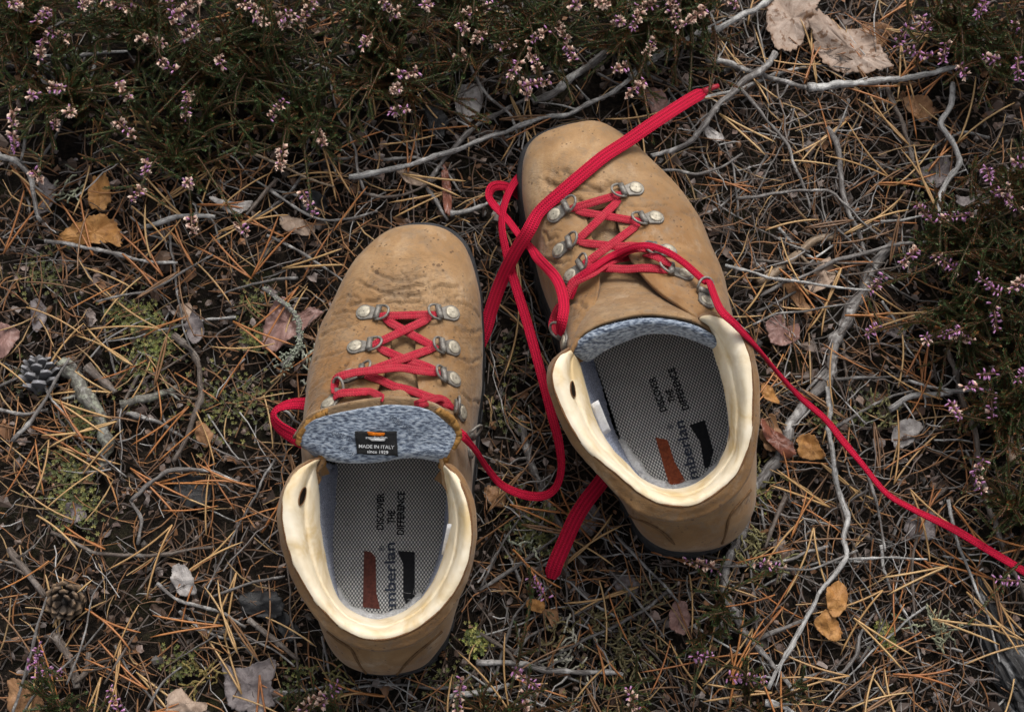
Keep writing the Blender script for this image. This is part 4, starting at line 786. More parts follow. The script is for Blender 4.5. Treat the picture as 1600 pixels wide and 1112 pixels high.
# --- twigs traced from the photograph: (pixels, width in pixels, wood, lift, label or None)
GREYS = ('thin grey dead heather twig lying across the needle litter', 'grey dead twigs')
TW = [
 ([(832, 160), (880, 130), (915, 106), (976, 60), (1040, 25), (1075, 5)], 13, T_GREY, .016, 'stout grey branch end pointing at the toe of the boot under the long lace'),
 ([(985, 122), (1012, 98), (1066, 65), (1130, 40), (1170, 18), (1208, -6)], 13, T_SILVER, .02, 'bleached forked branch among the heather flowers above the lace tip'),
 ([(545, 276), (623, 263), (686, 243), (736, 223), (783, 210), (833, 188), (896, 172), (966, 140), (1013, 90)], 9, T_SILVER, .017, 'long silvery stick passing just in front of the toe under the long lace'),
 ([(666, 290), (693, 247), (726, 213), (773, 183), (826, 153)], 9, T_GREY, .012, None),
 ([(666, 290), (683, 318), (700, 345)], 7, T_GREY, .012, None), ([(726, 80), (750, 133), (786, 163), (810, 213)], 6, T_GREY, .018, None),
 ([(704, 334), (730, 328), (766, 316)], 9, T_SILVER, .014, 'short bare whitish stick between the two boot toes'),
 ([(1213, 83), (1193, 103), (1166, 127), (1126, 163), (1099, 200), (1066, 230), (1018, 245)], 11, T_GREY, .02, 'straight grey twig running down from the spotted leaf to the boot'),
 ([(1103, 93), (1139, 100), (1186, 117), (1233, 130), (1266, 138)], 9, T_GREY, .013, None),
 ([(1262, 138), (1313, 132), (1359, 128), (1416, 120), (1466, 110), (1499, 103)], 12, T_SILVER, .018, 'white peeled stick lying below the large spotted pale leaf'),
 ([(1050, 172), (1123, 150), (1166, 137), (1199, 120), (1233, 107), (1285, 103)], 7, T_SILVER, .010, None),
 ([(1159, 140), (1199, 187), (1233, 233), (1253, 283), (1266, 327)], 6, T_GREY, .019, None),
 ([(1292, 198), (1309, 233), (1316, 267), (1323, 317), (1343, 367), (1352, 400)], 9, T_GREY, .013, None),
 ([(1489, 130), (1489, 157), (1469, 193), (1496, 227), (1503, 247), (1476, 293), (1463, 325), (1470, 350)], 10, T_SILVER, .015, 'crooked silver stem zigzagging below the right heather'),
 ([(1386, 133), (1403, 180), (1416, 217), (1429, 260), (1450, 287)], 8, T_BROWN, .010, None),
 ([(1150, 310), (1183, 307), (1259, 298), (1299, 300), (1326, 323), (1373, 367)], 5, T_GREY, .02, None),
 ([(1399, 380), (1366, 414), (1343, 458), (1319, 511), (1299, 564), (1286, 598), (1266, 628), (1239, 658), (1213, 714), (1193, 738), (1172, 775), (1163, 820), (1157, 848), (1132, 886), (1130, 921), (1143, 954), (1150, 975), (1175, 1013)], 20, T_GREY, .006, 'thick grey root winding past the heel and under the red lace'),
 ([(1450, 376), (1379, 388), (1326, 404), (1273, 424), (1226, 438), (1188, 463)], 7, T_GREY, .017, None),
 ([(1133, 414), (1186, 431), (1266, 444), (1319, 451), (1362, 453)], 5, T_SILVER, .02, None), ([(1176, 508), (1209, 489), (1253, 489), (1283, 478), (1335, 474)], 4, T_GREY, .02, None),
 ([(1183, 442), (1216, 420), (1253, 393), (1279, 378), (1312, 366)], 15, T_TAN, .008, 'thick tan stick without bark beside the boot instep'),
 ([(1293, 604), (1296, 638), (1297, 664), (1293, 691), (1303, 721), (1306, 741), (1313, 768), (1323, 808), (1316, 838), (1321, 884), (1296, 904), (1279, 928), (1263, 961), (1239, 998), (1223, 1034), (1200, 1075)], 9, T_SILVER, .016, 'long wavy silver stem running down past the pair of orange leaf scraps'),
 ([(1389, 640), (1406, 621), (1426, 618), (1476, 616), (1545, 606)], 9, T_SILVER, .014, 'pale bowed stick reaching from the heather towards the trailing lace'),
 ([(1479, 544), (1489, 578), (1503, 624), (1516, 654), (1526, 691), (1528, 735), (1543, 775), (1556, 824), (1579, 884), (1610, 950)], 10, T_BROWN, .012, 'long dark brown stem running down out of the right heather'),
 ([(1356, 741), (1363, 781), (1376, 828), (1383, 861)], 5, T_GREY, .02, None), ([(1229, 771), (1209, 818), (1196, 854)], 8, T_BROWN, .016, None),
 ([(1176, 1001), (1199, 1021), (1223, 1048), (1250, 1090)], 8, T_GREY, .014, None), ([(1179, 998), (1226, 978), (1258, 968)], 8, T_GREY, .010, None),
 ([(1246, 1064), (1279, 1051), (1319, 1054), (1336, 1041), (1339, 1004), (1366, 958)], 6, T_GREY, .013, None),
 ([(1326, 873), (1383, 871), (1449, 873)], 4, T_SILVER, .02, None), ([(1195, 1096), (1222, 1105), (1250, 1118)], 9, T_SILVER, .014, None),
 ([(812, 650), (820, 700), (830, 741), (847, 774), (867, 808), (875, 838), (887, 868), (877, 898), (927, 938)], 13, T_GREY, .004, 'grey root running between the heels beneath the red lace loop'),
 ([(743, 1034), (800, 1034), (840, 1041), (907, 1051), (973, 1054)], 9, T_GREY, .013, 'level grey stick lying below the two heels'), ([(750, 921), (800, 888), (843, 858), (872, 836)], 6, T_GREY, .012, None),
 ([(700, 1090), (740, 1081), (797, 1069)], 9, T_SILVER, .010, None), ([(750, 988), (787, 1018), (807, 1048), (820, 1074)], 6, T_BROWN, .015, None),
 ([(960, 834), (1000, 874), (1033, 901), (1060, 941)], 5, T_GREY, .014, None), ([(953, 891), (1013, 954), (1037, 994)], 4, T_GREY, .018, None),
 ([(270, 524), (300, 548), (313, 584), (317, 604), (307, 644), (290, 688), (270, 722)], 11, T_BROWN, .012, 'bent brown stick with a pale worn bend beside the mossy root'),
 ([(98, 566), (133, 611), (155, 650), (167, 688), (158, 738)], 24, T_MOSSY, .004, 'knobbly moss-covered root stump left of the boots'),
 ([(137, 571), (160, 591), (182, 613)], 13, T_BROWN, .012, 'short broken brown twig with a pale cut end on the mossy stump'), ([(187, 634), (233, 618), (277, 604)], 13, T_MOSSY, .010, 'lichen-grey broken twig end pointing away from the mossy stump'),
 ([(182, 668), (188, 640), (205, 612), (216, 585)], 8, T_BROWN, .008, None), ([(193, 644), (253, 661), (287, 684)], 7, T_GREY, .009, None),
 ([(70, 378), (117, 384), (180, 394), (233, 404), (277, 411)], 7, T_GREY, .016, 'grey stick lying right under the big orange leaf'), ([(150, 471), (233, 451), (287, 424), (333, 398)], 4, T_GREY, .019, None),
 ([(204, 781), (220, 768), (240, 748), (277, 731), (335, 736), (372, 752)], 7, T_GREY, .016, 'thin forked grey stem curving towards the left boot collar'), ([(204, 781), (217, 801), (222, 828), (215, 851)], 7, T_GREY, .014, None),
 ([(15, 858), (40, 891), (70, 932)], 12, T_BROWN, .012, 'rough brown stick leaning against the dark pine cone'),
 ([(80, 831), (120, 851), (167, 868), (233, 866), (333, 854)], 6, T_BROWN, .015, None), ([(245, 911), (290, 938), (350, 954), (383, 979)], 6, T_GREY, .016, None),
 ([(333, 931), (383, 914), (445, 900)], 5, T_GREY, .016, None), ([(387, 968), (427, 994), (467, 1031)], 8, T_BROWN, .013, None),
 ([(83, 988), (107, 1008), (113, 1041), (120, 1075)], 13, T_BROWN, .008, 'gnarled brown twig hooked below the dark pine cone'), ([(140, 1018), (137, 1040), (118, 1064)], 10, T_BROWN, .010, None),
 ([(163, 1068), (207, 1001), (233, 961)], 4, T_BROWN, .018, None), ([(230, 1108), (253, 1068), (283, 1041)], 4, T_GREY, .018, None),
 ([(-10, 243), (33, 248), (47, 267), (52, 310), (63, 347)], 10, T_GREY, .018, 'forked grey stem bent sharply above the big orange leaf'), ([(33, 250), (42, 212), (50, 173)], 5, T_GREY, .022, None),
 ([(67, 87), (100, 92), (143, 88), (200, 80)], 7, T_SILVER, .03, None), ([(72, 47), (107, 27), (150, 13)], 5, T_GREY, .03, None), ([(147, 103), (143, 127), (148, 155)], 6, T_SILVER, .028, None),
 ([(360, 233), (417, 247), (450, 263), (477, 280), (522, 292)], 5, T_TAN, .022, None), ([(433, 280), (407, 310), (385, 335)], 7, T_BROWN, .016, None),
 ([(228, 354), (260, 350), (283, 341), (335, 340)], 9, T_SILVER, .014, None), ([(417, 368), (467, 391), (533, 438), (560, 460)], 5, T_GREY, .018, None),
 ([(413, 290), (470, 330), (520, 345), (590, 330)], 5, T_GREY, .015, None), ([(600, 250), (640, 245), (690, 262), (720, 300)], 5, T_GREY, .013, None),
 ([(560, 300), (600, 310), (660, 290), (720, 250)], 5, T_BROWN, .015, None), ([(1010, 270), (1050, 262), (1100, 270), (1160, 240)], 5, T_GREY, .016, None),
 ([(1480, 760), (1440, 820), (1425, 880), (1430, 960)], 5, T_BROWN, .014, None), ([(20, 690), (60, 640), (85, 590), (110, 560)], 7, T_GREY, .018, None), ([(0, 640), (40, 650), (75, 640)], 6, T_GREY, .012, None),
 ([(20, 1112), (40, 1050), (60, 985), (75, 930)], 5, T_GREY, .018, None), ([(1340, 860), (1300, 880), (1230, 890), (1180, 880)], 4, T_GREY, .018, None)]
for pts, w, mt, lift, lab in TW:
    r = w*.5/2420.0
    base = []
    for i, (x, y) in enumerate(pts):
        p = G(x, y, lift+r); base.append(p)
    c = jitter_path(base, .0035, r*.22); m = len(c)
    rad = r*(1-.35*np.linspace(0, 1, m)**2)*(1+.28*(rng.random(m) < .10))*np.array([1+.34*noise.noise(Vector(p*130))+.22*noise.noise(Vector(p*420)) for p in c])
    tm = MB(); sides = 7 if w < 8 else 12; tm.tube(c, rad, sides)
    v = tm.v[0]; tm.v[0] = v+np.array([[noise.noise(Vector(p*700))*r*.22]*3 for p in v])*rng.choice([-1, 1])
    tw = empty('twig', base[0], lab, 'twig') if w >= 9 else None
    org = base[len(base)//2]
    if tw is not None:
        tw.location = org; build(tm, 'stem', mt, tw, org)
        for k in range(rng.integers(1, 4)):             # stubs and side shoots
            i = rng.integers(2, m-2); d = rng.normal(0, 1, 3); d[2] = abs(d[2])*.35; d /= np.linalg.norm(d); L = rng.uniform(.008, .03)
            sm_ = MB(); p0 = c[i]; sp = jitter_path([p0, p0+d*L*.5+np.array([0, 0, -.001]), p0+d*L+rng.normal(0, L*.12, 3)*np.array([1, 1, .2])], .003, .0003)
            if any(blocked(q) for q in sp): continue
            sm_.tube(sp, np.linspace(r*.45, r*.18, len(sp)), 6); build(sm_, 'side_shoot', mt, tw, org)
        o = tw
    else:
        o = build(tm, 'twig', mt, None, org); o['category'] = 'twig'
    if lab: o['label'] = lab
    else:
        wood = {T_GREY: 'weathered grey', T_SILVER: 'bleached silvery', T_BROWN: 'dark brown', T_TAN: 'pale tan'}[mt]
        o['label'] = '%s %s dead twig lying loose on the needle litter' % ('stout' if w >= 9 else 'slender', wood); o['group'] = '%s %s twigs on the ground' % ('stout' if w >= 9 else 'slender', wood)

# lichen-covered twig beside the pink leaf
c = jitter_path([G(x, y, .022) for x, y in [(411, 450), (433, 455), (450, 480), (465, 510), (469, 540), (455, 562), (440, 572)]], .002, .0004)
LICH = m_simple('grey_green_lichen', (.30, .33, .24), (.56, .60, .48), 500, .95, .9, .0012)
lt_ = empty('lichen_twig', c[0], 'curved twig crusted with pale green lichen beside a pink leaf', 'twig')
m = MB(); m.tube(c, np.linspace(.0014, .002, len(c)), 8); build(m, 'stem', T_GREY, lt_, c[0])
m = MB()
for k in range(420):
    f = rng.random()**.55; i = int(f*(len(c)-1)); a = c[i]+rng.normal(0, .0006+.0028*f**6, 3); d = rng.normal(0, 1, 3); d[2] = abs(d[2]); d /= np.linalg.norm(d)
    m.tube([a, a+d*.0008, a+d*.0015+rng.normal(0, .0004, 3)], [.0004, .0006, .0004], 5)
o = build(m, 'lichen_crust', LICH, lt_, c[0])

# charred log in the corner
c = jitter_path([G(x, y, .003) for x, y in [(1528, 900), (1539, 958), (1560, 1010), (1590, 1065), (1640, 1130)]], .002, .0006)
rad = np.concatenate([np.linspace(.003, .009, 12), np.linspace(.009, .021, len(c)-12)]); g = []
T_ = np.gradient(c, axis=0)
for i, p in enumerate(c):
    t_ = T_[i]/np.linalg.norm(T_[i]); s_ = np.cross(t_, UP); s_ /= np.linalg.norm(s_); n_ = np.cross(s_, t_)
    g.append([p+(s_*math.cos(a)+n_*math.sin(a))*rad[i]*(1+.30*noise.noise(Vector((math.cos(a)*2.2, math.sin(a)*2.2, i*.05)))+.24*noise.noise(Vector((math.cos(a)*7, math.sin(a)*7, i*.035)))+.13*noise.noise(Vector((math.cos(a)*17, math.sin(a)*17, i*.08)))) for a in np.linspace(0, 2*math.pi, 110, endpoint=False)])
m = MB(); L_ = np.arange(len(c))*.002
m.grid(g, closed_v=True, st=[[(L_[i], k/110, rad[i]) for k in range(110)] for i in range(len(c))])
for row, fl_ in ((g[0], 0), (g[-1], 1)): m.add(row, [tuple(range(110))[::1 if fl_ else -1]])
tag(build(m, 'charred_log', T_CHAR, None, c[len(c)//2]), 'thick charred black log with a silvery streak in the corner', 'log')

# --- dead leaves and bark flakes
LM = {
 'orange': m_leaf('orange_dead_leaf', (.29, .125, .030), (.46, .235, .075), (.13, .055, .018), .6, .5),
 'spotted': m_leaf('pale_spotted_leaf', (.27, .19, .14), (.42, .33, .27), (.14, .066, .028), .4, .85),
 'pink': m_leaf('pink_brown_leaf', (.20, .105, .085), (.32, .19, .165), (.12, .06, .045), .5, .5, .45),
 'grey': m_leaf('grey_violet_leaf', (.14, .115, .112), (.26, .225, .22), (.055, .042, .04), .6, .5),
 'brown': m_leaf('brown_dead_leaf', (.20, .095, .04), (.33, .18, .085), (.08, .038, .018), .6, .5),
 'tan': m_leaf('tan_dead_leaf', (.30, .21, .15), (.45, .34, .26), (.14, .09, .06), .6, .4),
 'red': m_leaf('red_brown_leaf', (.15, .052, .032), (.26, .095, .058), (.07, .025, .017), .5, .5, .35),
 'black': m_leaf('charcoal_flake', (.012, .012, .013), (.032, .031, .031), (.006, .006, .006), .8, .3),
 'white': m_leaf('white_birch_bark', (.26, .235, .22), (.46, .43, .41), (.10, .08, .065), .8, .5)}
LV = [
 ([(85, 372), (115, 350), (138, 341), (162, 337), (184, 349), (192, 388), (172, 380), (150, 379), (118, 379)], 'orange', .010, .016, 'large bright orange leaf with a folded edge near the left heather'),
 ([(1203, -4), (1199, 35), (1205, 65), (1225, 80), (1245, 76), (1262, 52), (1272, 22), (1279, 0), (1260, -20), (1222, -20)], 'spotted', .006, .020, 'rounded brown-spotted leaf overlapping the larger pale leaf'),
 ([(1260, 52), (1280, 24), (1302, 36), (1340, 42), (1364, 60), (1376, 82), (1386, 106), (1368, 115), (1330, 113), (1298, 106), (1276, 84)], 'spotted', .011, .014, 'largest pale speckled leaf above the white peeled stick'),
 ([(1345, 38), (1374, 36), (1392, 50), (1380, 74), (1362, 84)], 'brown', .005, .010, 'brown leaf tip sticking out from under the large pale leaf'),
 ([(408, 527), (414, 500), (425, 480), (438, 462), (451, 470), (463, 488), (486, 478), (502, 484), (486, 506), (470, 522), (452, 535), (430, 548), (412, 543)], 'pink', .006, .016, 'smooth pinkish brown leaf lying under the lichen twig'),
 ([(143, 280), (165, 275), (174, 305), (166, 328), (150, 327), (138, 312)], 'orange', .004, .012, 'small dull orange leaf just above the big orange leaf'),
 ([(1266, 440), (1279, 414), (1296, 403), (1305, 418), (1304, 438), (1286, 452), (1266, 460)], 'tan', .004, .014, 'tan oval leaf beside the thick tan stick'),
 ([(1224, 436), (1243, 450), (1260, 470), (1270, 492), (1254, 488), (1236, 466)], 'brown', .004, .011, 'long brown leaf lying under the thin white twig'),
 ([(1199, 504), (1216, 491), (1226, 498), (1228, 513), (1249, 504), (1246, 528), (1222, 541), (1200, 528)], 'pink', .003, .012, 'wet pinkish leaf scrap between the boot collar and thick root'),
 ([(1189, 654), (1209, 669), (1236, 691), (1243, 708), (1229, 715), (1209, 698), (1192, 680)], 'red', .003, .020, 'glossy red-brown bark flake beside the right collar'),
 ([(1243, 684), (1266, 679), (1280, 696), (1291, 714), (1276, 720), (1250, 712)], 'orange', .003, .016, 'orange leaf tip beside the red-brown bark flake'), ([(1187, 684), (1200, 652), (1214, 656), (1226, 690), (1206, 706)], 'brown', .003, .014, 'brown leaf half hidden by the red-brown bark flake'),
 ([(1189, 601), (1206, 606), (1217, 630), (1199, 627), (1191, 618)], 'orange', .004, .018, 'small curled orange leaf touching the boot collar'),
 ([(1289, 928), (1296, 914), (1319, 911), (1325, 931), (1321, 950), (1306, 965), (1296, 954)], 'orange', .005, .020, 'upper of two orange leaf scraps on the wavy stem'),
 ([(1273, 968), (1293, 953), (1309, 966), (1314, 988), (1306, 1001), (1293, 998), (1279, 984)], 'orange', .004, .018, 'lower and duller of two orange leaf scraps'),
 ([(1416, 818), (1429, 801), (1449, 791), (1464, 801), (1463, 821), (1456, 840), (1436, 842), (1419, 834)], 'grey', .004, .010, 'grey violet leaf crossed by the trailing red lace'),
 ([(347, 1034), (370, 1044), (393, 1039), (427, 1029), (424, 1068), (421, 1106), (387, 1112), (360, 1103), (350, 1061)], 'grey', .005, .014, 'large grey leaf below the left heel'),
 ([(267, 898), (277, 877), (293, 888), (303, 908), (304, 928), (283, 932), (273, 918)], 'white', .004, .016, 'pale pinkish grey bark scrap standing out in the dark litter'),
 ([(260, 1098), (280, 1073), (300, 1094), (324, 1098), (312, 1116), (273, 1116)], 'tan', .005, .016, 'torn tan leaf beside the large grey leaf'), ([(13, 1064), (43, 1062), (64, 1091), (60, 1120), (18, 1120)], 'brown', .004, .014, 'olive brown leaf in the dark litter below the pine cone'),
 ([(377, 931), (400, 922), (433, 928), (444, 954), (427, 966), (380, 955)], 'black', .003, .012, 'flat black charcoal flake against the left heel'), ([(428, 950), (448, 958), (470, 990), (455, 1003), (436, 985)], 'black', .003, .010, 'ragged black bark flake beside the flat charcoal flake'),
 ([(290, 511), (303, 488), (318, 504), (317, 521), (307, 539), (297, 531)], 'grey', .004, .014, 'small grey violet leaf above the bent brown stick'), ([(278, 482), (295, 472), (300, 492), (285, 502)], 'tan', .004, .012, 'tiny tan leaf scrap above the small grey violet leaf'),
 ([(310, 657), (330, 671), (334, 685), (320, 699), (306, 684)], 'brown', .003, .014, 'oval brown bark flake beside the bent brown stick'), ([(-6, 511), (17, 507), (28, 524), (17, 551), (-8, 560)], 'pink', .003, .012, 'pink leaf at the far side of the mossy stump'),
 ([(50, 470), (70, 476), (72, 500), (58, 520), (48, 500)], 'grey', .003, .009, 'dull grey leaf beside the pink leaf'),
 ([(716, 133), (740, 130), (754, 147), (747, 184), (720, 188), (712, 160)], 'white', .004, .012, 'whitish birch bark piece under the twigs in front of the toes'),
 ([(632, 100), (656, 79), (682, 79), (677, 102), (660, 125), (634, 129)], 'black', .006, .010, 'black bark lump beneath the heather flowers'), ([(666, 165), (684, 163), (700, 190), (690, 215), (672, 205)], 'black', .004, .012, 'narrow black bark flake beside the whitish birch bark'),
 ([(690, 260), (697, 259), (706, 300), (703, 334), (693, 320)], 'red', .003, .016, 'upright terracotta bark sliver between the boot toes'), ([(618, 262), (643, 266), (667, 280), (656, 291), (630, 281)], 'tan', .004, .014, 'curled tan bark strip above the left boot toe'),
 ([(1000, 136), (1030, 143), (1047, 160), (1055, 179), (1050, 191), (1032, 193), (1016, 176)], 'pink', .004, .010, 'pinkish grey leaf under the flying red lace'), ([(1104, 196), (1125, 205), (1132, 218), (1118, 220), (1102, 210)], 'white', .003, .014, 'small pale bark chip beside the straight grey twig'),
 ([(1413, 153), (1446, 152), (1460, 173), (1453, 186), (1429, 184)], 'brown', .004, .012, 'orange-brown leaf under the crossed twigs by the right heather'), ([(1433, 267), (1479, 247), (1490, 263), (1466, 294), (1443, 284)], 'grey', .004, .010, 'grey leaf in the bend of the crooked silver stem'),
 ([(1496, 310), (1549, 306), (1567, 327), (1559, 354), (1513, 334)], 'grey', .004, .010, 'broad grey-brown leaf in the shade of the right heather'), ([(1573, 691), (1593, 677), (1598, 701), (1587, 725), (1573, 714)], 'tan', .004, .014, 'tan leaf below the right heather'),
 ([(1050, 944), (1070, 940), (1078, 968), (1070, 992), (1046, 978)], 'pink', .003, .012, 'pink leaf under the heather sprig by the right heel'), ([(823, 938), (838, 935), (851, 941), (847, 955), (827, 952)], 'orange', .003, .016, 'little orange leaf curl near the lace end'), ([(843, 954), (870, 953), (871, 971), (863, 979), (853, 962)], 'brown', .003, .014, 'little brown leaf curl near the lace end'),
 ([(758, 761), (776, 758), (791, 768), (788, 789), (763, 786)], 'brown', .004, .010, 'brown leaf lying inside the red lace loop'), ([(437, 335), (460, 339), (488, 350), (481, 368), (445, 359)], 'tan', .005, .012, 'curled brown leaf above the left boot shoulder'), ([(330, 312), (363, 316), (394, 316), (383, 334), (360, 334)], 'white', .004, .014, 'pale papery strip below the left heather'),
 ([(63, 283), (83, 286), (88, 300), (74, 334), (60, 328)], 'grey', .004, .010, 'grey violet leaf beside the forked grey stem'), ([(1377, 500), (1400, 495), (1420, 512), (1405, 530), (1382, 520)], 'grey', .003, .008, 'dim grey leaf scrap between the root and right heather'),
 ([(1395, 668), (1420, 655), (1440, 664), (1425, 690), (1400, 700)], 'white', .004, .012, 'crumpled whitish leaf beside the trailing lace'), ([(960, 905), (985, 898), (1000, 915), (985, 930), (965, 925)], 'grey', .003, .008, 'grey leaf scrap under the sprawling heather stem'),
 ([(470, 305), (495, 300), (510, 318), (498, 338), (475, 330)], 'black', .007, .010, 'dark bark knob under the pale twig'), ([(270, 745), (300, 742), (330, 756), (325, 785), (290, 790)], 'black', .004, .010, 'black bark flake beside the left collar'),
 ([(895, 790), (925, 785), (940, 805), (925, 830), (900, 825)], 'grey', .003, .006, 'grey leaf behind the flat lace end'), ([(100, 790), (125, 788), (135, 806), (118, 818), (100, 810)], 'grey', .003, .010, 'grey leaf scrap above the pine cone')]
for pts, mk, curl, lift, lab in LV:
    pl = np.array([P(x, y, .0) for x, y in pts]); z0 = np.mean([gz(p[0], p[1]) for p in pl])+lift
    pl = np.array([P(x, y, z0) for x, y in pts]); bd = catmull(pl, 6, True); nb = len(bd)
    ce = bd.mean(0); size = np.linalg.norm(bd-ce, axis=1).mean()
    bd = catmull(pl, 14, True); nb = len(bd)
    bd = bd+np.array([(p-ce)*(.16*noise.noise(Vector(p*150))+.10*noise.noise(Vector(p*420))+.06*noise.noise(Vector(p*1100))) for p in bd])
    th = rng.uniform(0, 2*math.pi); ax = np.array([math.cos(th), math.sin(th), 0]); g = []; st = []
    for i in range(nb):
        row = []
        for r_ in (0, .2, .4, .6, .8, .93, 1.0):
            p = ce+(bd[i]-ce)*r_; u = ((p-ce)@ax)/size; v = ((p-ce)@np.array([-ax[1], ax[0], 0]))/size
            p = p+np.array([0, 0, curl*(.55*u*u-.25*abs(v)+.14*math.cos(5*v+2*u))*.9+.0042*noise.noise(Vector(p*95))+.0016*noise.noise(Vector(p*230))*min(1, 3*r_)+.0007*noise.noise(Vector(p*420))])
            row.append(p); st.append((i/nb, r_, 0))
        g.append(row)
    m = MB(); m.grid(g, closed_u=True, st=st, flip=False)
    nm = 'bark_flake' if mk in ('black', 'white', 'red') else 'dead_leaf'
    o = build(m, nm, LM[mk], None, ce); sol = o.modifiers.new('thickness', 'SOLIDIFY'); sol.thickness = .0022 if mk == 'black' else .0005; sol.offset = 0
    tag(o, lab, 'bark flake' if nm == 'bark_flake' else 'leaf')

# --- pine cones
def cone(px, py, size, axis, dark, tip, lab, lift):
    c = G(px, py, lift); root = empty('pine_cone', c, lab, 'pine cone'); ax = np.array(axis, float); ax /= np.linalg.norm(ax)
    u = np.cross(ax, [.3, .9, .2]); u /= np.linalg.norm(u); v = np.cross(ax, u)
    mat = m_tint('cone_scale', .7, .25)
    m = MB(); m.tube([c-ax*size*.9, c-ax*size*.3, c+ax*size*.5, c+ax*size*.8], [size*.2, size*.5, size*.42, size*.1], 10, dark); build(m, 'core', mat, root, c)
    n = 30
    for k in range(n):
        f = (k+.5)/n; h = -.95+1.9*f; a = k*2.39996; rr = size*(.30+.62*math.sin(math.pi*min(1, .14+f*.80))**.9)*1.0
        rd = u*math.cos(a)+v*math.sin(a); tn = np.cross(ax, rd); out = rd*.75+ax*(.25+.75*f); out /= np.linalg.norm(out)
        nr_ = np.cross(out, tn); b = c+ax*size*h*.85+rd*rr*.35; L = rr*.85+size*.1; w = size*.40*(1.1-.5*f)
        t0 = b+out*L; verts = [b+tn*w*.5, b-tn*w*.5, t0-tn*w+nr_*w*.05, t0+tn*w+nr_*w*.05, t0+out*w*.55, b+nr_*w*.35, t0-tn*w*.8+nr_*w*.6, t0+tn*w*.8+nr_*w*.6, t0+out*w*.6+nr_*w*.35, b-nr_*w*.2]
        sg = 1 if nr_@ax < 0 else -1
        verts = [np.array(q) for q in verts]
        fs = [(0, 3, 2, 1), (3, 4, 2), (5, 6, 7), (6, 8, 7), (1, 2, 6, 5), (0, 5, 7, 3), (2, 4, 8, 6), (3, 7, 8, 4)]
        mid_ = np.array(tip)*.12+np.array(dark)*.88; col = [dark, dark, dark, dark, tip, dark, mid_, mid_, tip, dark]
        m = MB(); m.add(verts, fs, np.array(col)*rng.uniform(.75, 1.2)); build(m, 'scale', mat, root, c, smooth=False)
cone(103, 936, .0112, (.12, -.25, .9), (.007, .005, .004), (.26, .17, .10), 'dark open pine cone with pale scale tips seen end on', .012)
cone(98, 126, .0145, (.7, .4, .35), (.05, .045, .042), (.20, .19, .185), 'old grey pine cone sunk beneath the left heather', .012)
cone(62, 592, .0120, (.1, 1, .25), (.10, .10, .105), (.34, .34, .36), 'weathered bluish grey pine cone beside the mossy stump', .010)

# --- heather
def leafy(mb, path, r0, per, size, cols, rust):
    """four rows of tiny overlapping leaves along a shoot"""
    L = np.concatenate([[0], np.cumsum(np.linalg.norm(np.diff(path, axis=0), axis=1))]); n = max(3, int(L[-1]/per))
    s = np.linspace(L[-1]*r0, L[-1], n); Pn = np.stack([np.interp(s, L, path[:, k]) for k in range(3)], 1)
    T = np.gradient(Pn, axis=0); T /= np.linalg.norm(T, axis=1)[:, None]+1e-9
    A = np.cross(T, [.31, .22, .93]); A /= np.linalg.norm(A, axis=1)[:, None]+1e-9; Bn = np.cross(T, A)
    vv = []; cc = []; ff = []; k0 = 0
    for q in range(4):
        a = q*math.pi/2+(np.arange(n) % 2)*math.pi/4+rng.normal(0, .25, n)
        o = A*np.cos(a)[:, None]+Bn*np.sin(a)[:, None]; tn = np.cross(T, o)
        l = size*rng.uniform(.7, 1.2, n)[:, None]
        p0 = Pn+o*.0003; p1 = Pn+o*l*.45+T*l*.45+tn*.0004; p2 = Pn+o*l*.45+T*l*.45-tn*.0004; p3 = Pn+o*l*.75+T*l*.95
        vv.append(np.stack([p0, p1, p3, p2], 1).reshape(-1, 3))
        c = np.array(cols)[rng.integers(0, len(cols), n)]
        rs = rng.random(n) < rust; c[rs] = np.array([.19, .070, .018])*rng.uniform(.6, 1.3)
        cc.append(np.repeat(c, 4, 0)); ff += [(k0+4*i, k0+4*i+1, k0+4*i+2, k0+4*i+3) for i in range(n)]; k0 += 4*n
    mb.add(np.concatenate(vv), ff, np.concatenate(cc))
GREENS = [(.032, .066, .014), (.044, .085, .018), (.066, .105, .022), (.024, .048, .012)]
